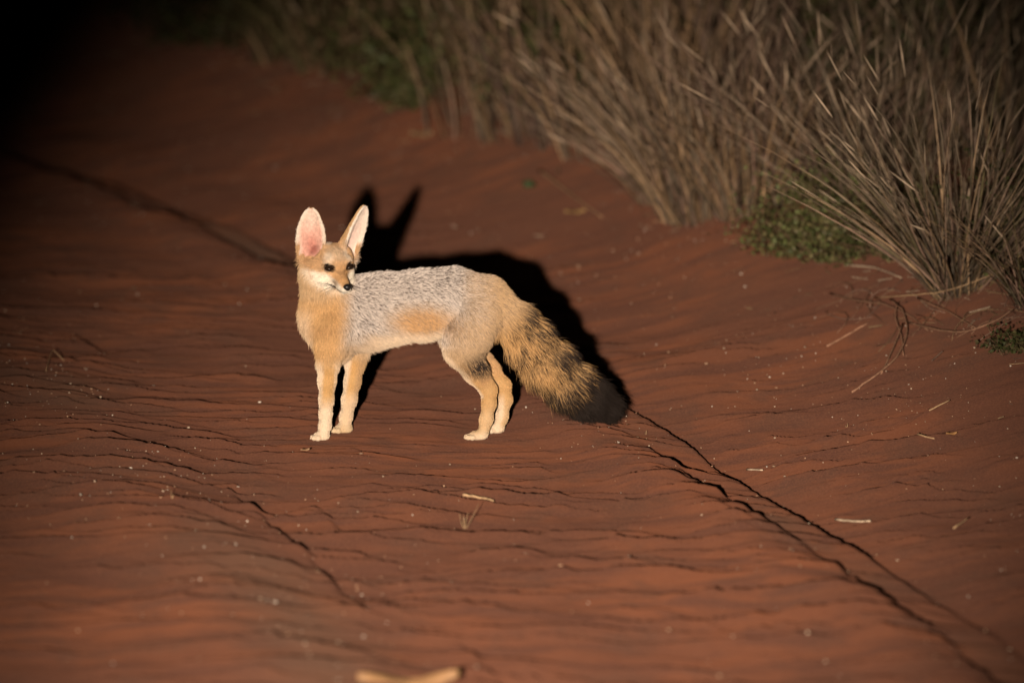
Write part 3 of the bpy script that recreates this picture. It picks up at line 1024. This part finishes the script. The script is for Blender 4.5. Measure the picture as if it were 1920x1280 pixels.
def spikes(rs, ctr, frac, ln, rad, col):
    """narrow seed spikes on the ends of some stems"""
    n = len(ctr); k = max(1, int(n * frac))
    sel = rs.choice(n, k, replace=False)
    e = ctr[sel, -1]; d = ctr[sel, -1] - ctr[sel, -2]
    d /= np.linalg.norm(d, axis=1)[:, None]
    s1 = np.cross(d, np.array([0.3, 0.8, 0.5])); s1 /= np.linalg.norm(s1, axis=1)[:, None]
    s2 = np.cross(d, s1)
    L = ln * (0.6 + 0.8 * rs.rand(k)); r = rad * (0.6 + 0.8 * rs.rand(k))
    V = []
    prof = [(-0.35, 0.25), (0.0, 0.9), (0.35, 1.0), (0.7, 0.6), (1.0, 0.05)]
    for tt, w_ in prof:
        for q in range(4):
            a = q * math.pi / 2
            V.append(e + d * (L * tt)[:, None] + (s1 * math.cos(a) + s2 * math.sin(a)) * (r * w_)[:, None])
    V = np.stack(V, 1)                                        # k, 20, 3
    base = np.arange(k)[:, None] * 20
    F = []
    for j in range(4):
        for q in range(4):
            F.append(base + np.array([j * 4 + q, j * 4 + (q + 1) % 4, (j + 1) * 4 + (q + 1) % 4, (j + 1) * 4 + q])[None, :])
    C = np.repeat((np.asarray(col)[None, :] * (0.6 + 0.7 * rs.rand(k))[:, None])[:, None, :], 20, 1)
    return V.reshape(-1, 3), np.concatenate(F), C.reshape(-1, 3)


def tuft(u, v, seed, n, h, spread, lean, cols, tipc, label, group=None, brad=0.05, wid=0.0022, droop=0.25, seedfrac=0.0, sl=0.05, sr=0.0022, scol=PALE, loc=None):
    rs = np.random.RandomState(seed)
    p = on_ground(u, v) if loc is None else np.array([loc[0], loc[1], float(ground(loc[0], loc[1]))])
    o = empty("grass_tuft", p)
    tag(o, label, "grass tuft", group)
    V, F, C, ctr = blades(rs, n, h, spread, lean, brad, cols, tipc, wid, droop)
    b = mesh_obj("blades", V, F, M_BLADE, o, True, C); b["kind"] = "stuff"
    if seedfrac:
        V, F, C = spikes(rs, ctr, seedfrac, sl, sr, scol)
        s_ = mesh_obj("seed_heads", V, F, M_BLADE, o, True, C); s_["kind"] = "stuff"
    return o


def tube(pts, rads, sides=5):
    pts = np.asarray(pts, float); V = []; F = []
    for i, p in enumerate(pts):
        d = pts[min(i + 1, len(pts) - 1)] - pts[max(i - 1, 0)]
        d /= max(np.linalg.norm(d), 1e-9)
        s1 = np.cross(d, np.array([0.13, 0.31, 0.94]) if abs(d[2]) < 0.8 else np.array([1.0, 0.2, 0])); s1 /= np.linalg.norm(s1)
        s2 = np.cross(d, s1)
        for q in range(sides):
            a = 2 * math.pi * q / sides
            V.append(p + rads[i] * (s1 * math.cos(a) + s2 * math.sin(a)))
    for i in range(len(pts) - 1):
        for q in range(sides):
            F.append((i * sides + q, i * sides + (q + 1) % sides, (i + 1) * sides + (q + 1) % sides, (i + 1) * sides + q))
    F.append(tuple(range(sides))[::-1]); n = (len(pts) - 1) * sides
    F.append(tuple(range(n, n + sides)))
    return V, F


def shrub(u, v, seed, size, nst, nleaf, lcols, label, group=None, leaf=0.010, loc=None, flat=1.0, name="shrub"):
    """low bush: branching stems, each ending in sprays of small folded leaves"""
    rs = np.random.RandomState(seed)
    p = on_ground(u, v) if loc is None else np.array([loc[0], loc[1], float(ground(loc[0], loc[1]))])
    o = empty(name, p); tag(o, label, "shrub", group)
    SV, SF, tips = [], [], []
    for i in range(nst):
        az = rs.rand() * 2 * math.pi; th = (0.15 + 1.0 * rs.rand()) * flat
        d = np.array([math.cos(az) * math.sin(th), math.sin(az) * math.sin(th), math.cos(th)])
        L = size * (0.55 + 0.5 * rs.rand())
        pts = []
        side = rs.normal(0, 0.12, 3)
        for t in np.linspace(0, 1, 6):
            pts.append(np.array([0, 0, -0.02]) + d * L * t + side * L * t * t)
        V, F = tube(pts, [0.0035 * (1 - 0.8 * t) for t in np.linspace(0, 1, 6)], 4)
        k = len(SV); SV += V; SF += [tuple(k + a for a in f) for f in F]
        for t in (0.35, 0.5, 0.65, 0.8, 0.92, 1.0):
            q = np.array([0, 0, -0.02]) + d * L * t + side * L * t * t
            for _ in range(3):
                e = q + rs.normal(0, 0.09 * size + 0.012, 3) * np.array([1, 1, 0.8])
                e[2] = max(e[2], 0.005)
                tips.append(e)
                V, F = tube([q, (q + e) / 2 + rs.normal(0, 0.004, 3), e], [0.0012, 0.0009, 0.0005], 3)
                k = len(SV); SV += V; SF += [tuple(k + a for a in f) for f in F]
    st = mesh_obj("stems", np.array(SV), SF, M_TWIG, o, True, np.tile(np.array([0.14, 0.09, 0.05]), (len(SV), 1)))
    tips = np.array(tips)
    c = tips[rs.choice(len(tips), nleaf)] + rs.normal(0, 0.016 + 0.02 * size, (nleaf, 3))
    c[:, 2] = np.maximum(c[:, 2], 0.003)
    d = rs.normal(0, 1, (nleaf, 3)); d[:, 2] = np.abs(d[:, 2]) * 0.6; d /= np.linalg.norm(d, axis=1)[:, None]
    s = np.cross(d, rs.normal(0, 1, (nleaf, 3))); s /= np.linalg.norm(s, axis=1)[:, None]
    nn = np.cross(d, s)
    L = leaf * (0.6 + 0.8 * rs.rand(nleaf))[:, None]; W = L * 0.36
    V = np.stack([c, c + d * L * 0.5 - s * W + nn * W * 0.4, c + d * L, c + d * L * 0.5 + s * W + nn * W * 0.4], 1)
    idx = np.arange(nleaf * 4).reshape(-1, 4)
    F = np.concatenate([idx[:, [0, 1, 2]], idx[:, [0, 2, 3]]])
    col = np.array(lcols)[rs.choice(len(lcols), nleaf)] * (0.6 + 0.8 * rs.rand(nleaf))[:, None]
    lf = mesh_obj("leaves", V.reshape(-1, 3), F, M_LEAF, o, False, np.repeat(col, 4, 0)); lf["kind"] = "stuff"
    return o


SG = [GREYG, MAUVE, GREYG * 0.8, STRAW * 0.9, OLIVE]
ST = [STRAW, STRAW * 0.8, MAUVE * 1.2, GREYG]
# sharp tufts on the bank beside the track
tuft(1795, 545, 1, 340, 0.54, 0.80, (-0.02, -0.04, 0), SG, PALE, "large grey-green grass tuft with pale spiky tips above the dry root tangle", None, 0.055, 0.0015, 0.22, 0.22, 0.050, 0.0017)
tuft(1965, 575, 2, 90, 0.36, 0.8, (0.06, -0.04, 0), [GREYG * .8, OLIVE, MAUVE], STRAW, "low spreading dark grass tuft cut off by the picture's edge, beside the root tangle", None, 0.06, 0.0018, 0.35, 0.10)
tuft(1315, 402, 3, 330, 0.52, 0.58, (-0.06, 0, 0), ST, PALE * 0.9, "wide straw-coloured grass tuft fanning over the edge of the sand bank", None, 0.10, 0.0021, 0.30, 0.12, 0.06, 0.0020)
tuft(1245, 372, 7, 150, 0.36, 0.75, (-0.10, -0.05, 0), ST, PALE, "thin straw-coloured grass tuft leaning out beside the wide straw-coloured one", None, 0.06, 0.0019, 0.35, 0.15, 0.05, 0.0019)
tuft(1400, 398, 4, 190, 0.44, 0.55, (0.0, 0, 0), ST, STRAW, "upright tan grass tuft between the straw-coloured tuft and the green shrub", None, 0.07, 0.0022, 0.3, 0.08)
tuft(1500, 372, 5, 170, 0.50, 0.6, (-0.02, 0, 0), [MAUVE, MAUVE * .8, GREYG], MAUVE * 1.5, "purplish brown grass tuft rising behind the low green shrub", None, 0.08, 0.0020, 0.3, 0.08)
tuft(1650, 430, 6, 130, 0.55, 0.62, (-0.10, -0.03, 0), SG, PALE, "sparse stiff grass tuft with long pale flower stems beside the green shrub", None, 0.07, 0.0016, 0.12, 0.40, 0.06, 0.0017)
shrub(1555, 478, 20, 0.20, 26, 5200, [GREENG * 1.2, OLIVE * 1.1, GREENG * 1.6, OLIVE * 1.3], "low bright green shrub of tiny leaves at the sand's edge", None, 0.011, None, 1.05)
shrub(1700, 480, 23, 0.17, 20, 2600, [GREENG, OLIVE, OLIVE * .8], "rounded dull green shrub between the bright green shrub and the large tuft", None, 0.011, None, 1.0)
shrub(1890, 500, 21, 0.26, 22, 3200, [GREENG * .8, OLIVE * .9, GREENG * .7], "dark olive shrub growing inside the large grey-green grass tuft", None, 0.011, None, 1.0)
shrub(1905, 655, 22, 0.06, 12, 700, [GREENG * .7, OLIVE * .7], "tiny dark green creeping herb on the bare bank below the root tangle", None, 0.009, None, 1.4, "herb")
# thicket behind the bank
KINDS = {"straw": (ST, "tall straw-yellow grass tuft in the dim thicket behind the bank"),
         "mauve": ([MAUVE, GREYG, MAUVE * .8], "tall purplish brown grass tuft in the dim thicket behind the bank"),
         "grey": (SG, "tall grey-green grass tuft in the dim thicket behind the bank"),
         "olive": ([OLIVE, STRAW * .8, OLIVE], "short olive grass tuft at the thin end of the thicket")}
OWN = {1130: "straw-yellow grass tuft at the sand's edge just above the bent dry branch", 1205: "straw-yellow grass tuft just behind the thin leaning one",
       1040: "purplish brown grass tuft at the sand's edge near the green leaf", 965: "straw-yellow grass tuft at the sand's edge between purplish tuft and sparse tuft",
       880: "sparse tall grass tuft at the sand's edge closest to the pale flat leaf", 1570: "grey-green grass tuft rising right behind the low bright green shrub",
       1690: "grey-green grass tuft rising behind the rounded dull green shrub", 1820: "grey-green grass tuft rising behind the large spiky tuft", 1915: "grey-green grass tuft standing behind the dark olive shrub"}
back = [(1130, 285, 130, .50, "straw"), (1205, 262, 150, .60, "straw"), (1040, 262, 110, .52, "mauve"), (965, 252, 120, .52, "straw"), (880, 240, 70, .60, "straw"),
        (1270, 240, 170, .62, "straw"), (1390, 250, 200, .66, "mauve"), (1460, 205, 150, .62, "mauve"), (1570, 250, 150, .66, "grey"), (1690, 300, 170, .66, "grey"), (1820, 300, 180, .66, "grey"), (1915, 330, 160, .66, "grey"),
        (1750, 190, 200, .6, "grey"), (1610, 150, 200, .6, "grey"), (1890, 170, 200, .6, "grey"), (1490, 110, 200, .6, "mauve"), (1320, 140, 200, .6, "straw"), (1180, 160, 180, .6, "straw"), (1080, 130, 170, .6, "mauve"), (980, 140, 150, .6, "straw"),
        (800, 120, 130, .5, "olive"), (620, 125, 200, .36, "olive"), (540, 108, 170, .30, "olive")]
for i, (u, v, n, h, kd) in enumerate(back):
    cols, lab = KINDS[kd]
    lab = OWN.get(u, lab)
    tuft(u, v, 100 + i, int(n * 0.52), h, 0.42, (0.02 * math.sin(i * 2.1), 0, 0), cols, np.array(cols[0]) * 1.5, lab, None if u in OWN else kd + " grass tufts of the thicket", 0.11, 0.0026, 0.28, 0.10, 0.06, 0.0025)
sh = [(780, 190, .26, 2400, 0), (1090, 215, .40, 3600, 0), (700, 125, .26, 1300, 1), (420, 85, .30, 1300, 2), (300, 55, .32, 1100, 2),
      (1530, 200, .48, 4200, 0), (1380, 90, .40, 2000, 1), (900, 115, .34, 1600, 1), (1750, 100, .4, 2200, 2), (1650, 270, .40, 3600, 0), (1840, 250, .42, 3600, 2), (1230, 110, .38, 1800, 1)]
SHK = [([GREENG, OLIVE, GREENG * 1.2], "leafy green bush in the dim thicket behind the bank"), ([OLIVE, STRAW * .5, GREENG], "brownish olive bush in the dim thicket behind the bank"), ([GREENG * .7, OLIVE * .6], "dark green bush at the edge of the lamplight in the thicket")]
for i, (u, v, sz, nl, kd) in enumerate(sh):
    shrub(u, v, 200 + i, sz, 16, nl, SHK[kd][0], SHK[kd][1], ["leafy green bushes", "brownish olive bushes", "dark green bushes"][kd] + " of the thicket", 0.020)


def litter():
    rs = np.random.RandomState(31)
    n = 2600
    y = 9.6 + rs.rand(n) * 5.5
    x = x_rut(y) + 0.98 + rs.normal(0, 0.16, n) + 0.25 * rs.rand(n)
    z = ground(x, y) + 0.002
    az = rs.rand(n) * 6.283; L = 0.012 + 0.05 * rs.rand(n) ** 2
    d = np.stack([np.cos(az), np.sin(az), rs.normal(0, 0.16, n)], 1)
    p = np.stack([x, y, z + np.abs(d[:, 2]) * L * 0.6], 1)
    sd = np.stack([-np.sin(az), np.cos(az), np.zeros(n)], 1); w_ = 0.0006 + 0.0012 * rs.rand(n)
    up = np.array([0, 0, 1.0])
    pts = []
    for t in (-0.5, 0.5):
        c = p + d * (L * t)[:, None]
        for q in range(3):
            a = 2 * math.pi * q / 3
            pts.append(c + (sd * math.cos(a) + up * math.sin(a)) * w_[:, None])
    V = np.stack(pts, 1)
    b = 6 * np.arange(n)[:, None]
    F = np.concatenate([b + np.array([q, (q + 1) % 3, 3 + (q + 1) % 3, 3 + q])[None] for q in range(3)])
    pal = np.array([STRAW, MAUVE, PALE * .7, STRAW * .5])
    C = np.repeat((pal[rs.choice(4, n)] * (0.5 + 0.7 * rs.rand(n))[:, None])[:, None, :], 6, 1)
    o = mesh_obj("litter", V.reshape(-1, 3), F, M_TWIG, None, False, C.reshape(-1, 3))
    tag(o, "dry broken grass litter along the foot of the verge", "litter", None, "stuff")


litter()


def fallen_stems():
    rs = np.random.RandomState(41)
    SV, SF, SC = [], [], []
    for i in range(64):
        c = on_ground(rs.uniform(1560, 1915), rs.uniform(530, 630)) if i < 42 else on_ground(rs.uniform(1180, 1480), rs.uniform(385, 415))
        az = rs.rand() * 6.283; L = 0.04 + 0.15 * rs.rand()
        k = rs.normal(0, 0.9); hgt = 0.03 * rs.rand()
        t = np.linspace(-0.5, 0.5, 7)
        x = c[0] + np.cos(az + k * t) * L * t; y = c[1] + np.sin(az + k * t) * L * t * 1.2
        z = ground(x, y) + 0.002 + hgt * (0.25 - t * t) * 2
        V, F = tube(np.stack([x, y, z], 1), np.linspace(0.0011, 0.0006, 7), 4)
        b = len(SV); SV += V; SF += [tuple(b + a for a in f) for f in F]
        SC += [np.array([STRAW * .7, ROOT_C, ROOT_C, MAUVE][rs.randint(4)]) * (0.5 + 0.6 * rs.rand())] * len(V)
    o = mesh_obj("fallen_stems", np.array(SV), SF, M_TWIG, None, True, np.array(SC))
    tag(o, "thin fallen grass stems strewn below the verge tufts", "stems", None, "stuff")


ROOT_C = np.array([0.26, 0.14, 0.085])
fallen_stems()

# ------------------------------------------------------------------ dry stems, straws and leaves on the sand


def laid(pix, r0, r1, name, label, cat, lift=None, col=STRAW, group=None, seed=0):
    """a dry stem lying along a run of points on the sand"""
    rs = np.random.RandomState(seed + 7)
    pts = [on_ground(u, v) for u, v in pix]
    fine = []
    for i in range(len(pts) - 1):
        for t in np.linspace(0, 1, 5)[:-1]:
            q = pts[i] * (1 - t) + pts[i + 1] * t
            fine.append(q)
    fine.append(pts[-1])
    fine = np.array(fine); n = len(fine)
    for _ in range(2):
        fine[1:-1] = (fine[:-2] + fine[1:-1] * 2 + fine[2:]) / 4
    g = ground(fine[:, 0], fine[:, 1])
    for _ in range(12):
        g[1:-1] = np.maximum((g[:-2] + g[2:]) / 2, g[1:-1] - 0.003)
    lf = np.interp(np.linspace(0, 1, n), np.linspace(0, 1, len(lift)), lift) if lift is not None else 0
    fine[:, 2] = g + r0 * 0.8 + lf
    fine[1:-1] += rs.normal(0, r0 * 0.2, (n - 2, 3))
    base = fine[0].copy()
    V, F = tube(fine - base, np.linspace(r0, r1, n), 5)
    c = np.tile(np.asarray(col), (len(V), 1)) * (0.75 + 0.5 * rs.rand(len(V)))[:, None]
    o = mesh_obj(name, np.array(V), F, M_TWIG, None, True, c)
    o.location = tuple(base)
    return tag(o, label, cat, group)


ROOT = np.array([0.26, 0.14, 0.085])
laid([(1597, 738), (1640, 712), (1684, 682), (1703, 640), (1692, 606), (1668, 582)], .0022, .0016, "dry_twig", "long dry stem hooked at one end, trailing down the bare bank", "twig", [0, .004, .01, .02, .03, .02], ROOT * 1.3, None, 1)
laid([(1652, 704), (1674, 668), (1692, 636)], .0018, .0014, "dry_twig", "short dry stem crossing the hooked stem on the bank", "twig", [0, .012, .03], ROOT * 1.2, None, 2)
laid([(1556, 552), (1600, 574), (1650, 586), (1705, 600), (1740, 622)], .0020, .0016, "dry_twig", "arched dry root running from the shrub into the tangle", "twig", [0, .01, .02, .012, 0], ROOT, None, 3)
laid([(1700, 612), (1750, 634), (1802, 642), (1856, 630), (1900, 600)], .0024, .0016, "dry_twig", "thick curved dry root at the foot of the large grass tuft", "twig", [.005, .012, .012, .02, .02], ROOT, None, 4)
laid([(1720, 578), (1775, 598), (1832, 622)], .0018, .0014, "dry_twig", "straight reddish dry root inside the tangle", "twig", [.02, .015, .005], ROOT * 1.1, None, 5)
laid([(1640, 560), (1700, 575), (1770, 580), (1840, 562), (1915, 535)], .0016, .0010, "dry_twig", "long thin straw bowed across the tangle toward the dark tuft", "twig", [0, .02, .03, .04, .05], STRAW, None, 6)
laid([(1583, 508), (1640, 512), (1690, 527)], .0020, .0012, "dry_twig", "pale straw lying just below the green shrub", "twig", [.01, .012, .004], PALE, None, 7)
laid([(1562, 447), (1620, 455), (1690, 472)], .0018, .0012, "dry_twig", "pale straw sticking out over the green shrub", "twig", [.09, .08, .05], PALE * .9, None, 8)
laid([(1682, 600), (1676, 622), (1690, 650), (1694, 672)], .0016, .0010, "dry_twig", "small forked dry twig hanging in the hooked stem", "twig", [.035, .03, .02, .004], ROOT * 1.2, None, 9)
laid([(1010, 346), (1050, 362), (1090, 388), (1130, 412)], .0030, .0018, "dry_twig", "bent dry branch lying on the sand below the thicket", "twig", [.03, .015, .008, 0], np.array([0.34, 0.20, 0.11]), None, 10)
laid([(1400, 882), (1430, 884)], .0022, .0016, "straw", "short straw lying right on the edge of the wheel rut", "straw", None, PALE, None, 11)
laid([(1566, 976), (1600, 980), (1632, 984)], .0026, .0018, "straw", "longer straw on the sand beyond the wheel rut", "straw", None, PALE, None, 12)
laid([(1742, 776), (1780, 758)], .0018, .0012, "straw", "slanting thin straw on the slope below the root tangle", "straw", [0, .006], STRAW, None, 13)
laid([(1788, 992), (1818, 976)], .0022, .0014, "straw", "lone slanting straw low on the outer slope", "straw", [0, .004], STRAW, None, 14)
laid([(868, 936), (890, 937), (926, 944)], .0030, .0018, "straw", "bright straw lying beside the withered seedling", "straw", [.006, .004, 0], STRAW * 1.1, None, 15)
laid([(1550, 652), (1590, 630), (1628, 610)], .0022, .0016, "straw", "dull grey straw half buried in the bank", "straw", None, ROOT * 1.5, None, 16)
laid([(1720, 822), (1752, 826)], .0020, .0014, "straw", "tiny straw next to the curled husk on the slope", "straw", None, STRAW, None, 17)
laid([(120, 680), (98, 672), (86, 700)], .0012, .0008, "straw", "wispy bent straw on the darker side of the track", "straw", [0, .02, 0], STRAW, None, 18)


def leaf(u, v, ln, wd, rot, label, col, curl=0.3, lift=0.004, name="dry_leaf"):
    p = on_ground(u, v); p[2] += lift
    V = []; F = []; nu, nv = 12, 4
    for i in range(nu + 1):
        t = i / nu
        w_ = wd * math.sin(math.pi * min(max(t, 0.02), 0.98)) ** 0.7
        for j in range(nv + 1):
            q = (j / nv - 0.5) * 2
            V.append((ln * (t - 0.5), w_ * q * 0.5, curl * ln * 0.5 * (t - 0.5) ** 2 + curl * wd * 0.7 * q * q + 0.04 * ln * math.sin(7 * t + q)))
    for i in range(nu):
        for j in range(nv):
            a = i * (nv + 1) + j
            F.append((a, a + 1, a + nv + 2, a + nv + 1))
    c = np.tile(np.asarray(col), (len(V), 1)) * (0.8 + 0.4 * np.random.RandomState(int(u)).rand(len(V)))[:, None]
    o = mesh_obj(name, np.array(V), F, M_LEAF, None, True, c)
    o.location = tuple(p); o.rotation_euler = (0.25, 0, rot)
    sm = o.modifiers.new("thickness", 'SOLIDIFY'); sm.thickness = 0.0006
    return tag(o, label, "leaf")


leaf(765, 1302, 0.165, 0.035, 0.12, "large pale curled leaf lying alone on the track, cut by the frame", (0.40, 0.22, 0.10), 0.5, 0.01)
leaf(790, 258, 0.06, 0.03, 0.1, "pale flat leaf on the sand at the thicket's foot", (0.40, 0.27, 0.14), 0.3, 0.004)
leaf(1078, 404, 0.055, 0.02, 0.3, "yellowish leaf beside the bent dry branch", (0.45, 0.28, 0.11), 0.3, 0.004)
leaf(990, 366, 0.045, 0.04, 1.1, "green leaf standing at the end of the bent branch", (0.10, 0.14, 0.06), 0.4, 0.015, "green_leaf")
leaf(1784, 821, 0.024, 0.008, 0.3, "small curled orange husk on the slope below the root tangle", (0.52, 0.27, 0.10), 0.5, 0.003, "dry_husk")
leaf(572, 850, 0.020, 0.006, 0.4, "small curled husk on the sand in front of the fox's forefeet", (0.50, 0.30, 0.16), 0.6, 0.003, "dry_husk")
leaf(250, 545, 0.016, 0.006, 0.9, "tiny husk lying alone on the dark stretch behind the fox", (0.3, 0.2, 0.13), 0.6, 0.003, "dry_husk")


def seedling(u, v, h, n, seed, label):
    rs = np.random.RandomState(seed)
    p = on_ground(u, v)
    o = empty("seedling", p); tag(o, label, "seedling")
    for i in range(n):
        d = np.array([rs.normal(0, 0.28), rs.normal(0, 0.2), 1.0]); d /= np.linalg.norm(d)
        L = h * (1.0 if i == 0 else 0.35 + 0.3 * rs.rand())
        b = rs.normal(0, 0.05, 3) * L
        pts = [np.array([0, 0, -0.004]) + d * L * t + b * math.sin(math.pi * t) for t in np.linspace(0, 1, 6)]
        V, F = tube(pts, [0.0011 * (1 - 0.6 * t) for t in np.linspace(0, 1, 6)], 4)
        mesh_obj("stalk", np.array(V), F, M_TWIG, o, True, np.tile(STRAW * (0.7 + 0.5 * rs.rand()), (len(V), 1)))


seedling(872, 992, 0.058, 5, 3, "withered seedling with one long stalk standing in the track before the fox")
seedling(1212, 706 + 110, 0.012, 2, 4, "stub of a tiny dark stalk below the fox's tail")
seedling(1587, 803, 0.012, 4, 5, "cluster of short cut stalks on the slope beyond the rut")
seedling(322, 938, 0.02, 3, 6, "tiny dry sprig on the grey hump of the track")


# ------------------------------------------------------------------ grit
def grit():
    rs = np.random.RandomState(77)
    t = (1 + 5 ** 0.5) / 2
    ico = np.array([(-1, t, 0), (1, t, 0), (-1, -t, 0), (1, -t, 0), (0, -1, t), (0, 1, t), (0, -1, -t), (0, 1, -t), (t, 0, -1), (t, 0, 1), (-t, 0, -1), (-t, 0, 1)], float)
    ico /= np.linalg.norm(ico[0])
    fc = np.array([(0, 11, 5), (0, 5, 1), (0, 1, 7), (0, 7, 10), (0, 10, 11), (1, 5, 9), (5, 11, 4), (11, 10, 2), (10, 7, 6), (7, 1, 8), (3, 9, 4), (3, 4, 2), (3, 2, 6), (3, 6, 8), (3, 8, 9), (4, 9, 5), (2, 4, 11), (6, 2, 10), (8, 6, 7), (9, 8, 1)])
    n = 38000
    x = rs.uniform(-1.7, 1.7, n); y = 7.4 + rs.rand(n) * 7.5
    s = across(x, y)
    den = 0.16 + 0.55 * np.exp(-((s + 1.2) / 0.22) ** 2) + 0.6 * np.exp(-((s - 0.45) / 0.38) ** 2) + 0.3 * np.exp(-((s + 0.2) / 0.12) ** 2)
    den = den * (0.25 + 1.1 * ss(fbm(x * 4, y * 2, 3), -0.15, 0.25))
    keep = rs.rand(n) < den * 0.55
    x, y = x[keep], y[keep]; n = len(x)
    r = 0.0007 + 0.0016 * rs.rand(n) ** 3 + 0.0016 * (rs.rand(n) < 0.03)
    z = ground(x, y) + r * 0.5
    sc3 = np.stack([r * (0.8 + 0.8 * rs.rand(n)), r * (0.8 + 0.5 * rs.rand(n)), r * (0.6 + 0.5 * rs.rand(n))], 1)
    V = ico[None] * (0.75 + 0.5 * rs.rand(n, 12, 1)) * sc3[:, None, :] + np.stack([x, y, z], 1)[:, None, :]
    F = (fc[None] + 12 * np.arange(n)[:, None, None]).reshape(-1, 3)
    pal = np.array([(0.55, 0.40, 0.28), (0.46, 0.27, 0.16), (0.68, 0.56, 0.45), (0.35, 0.2, 0.12)])
    c = pal[rs.choice(4, n)] * (0.6 + 0.6 * rs.rand(n))[:, None]
    o = mesh_obj("grit", V.reshape(-1, 3), F, M_STONE, None, False, np.repeat(c, 12, 0))
    tag(o, "pale quartz grit strewn over the red sand", "grit", None, "stuff")


grit()
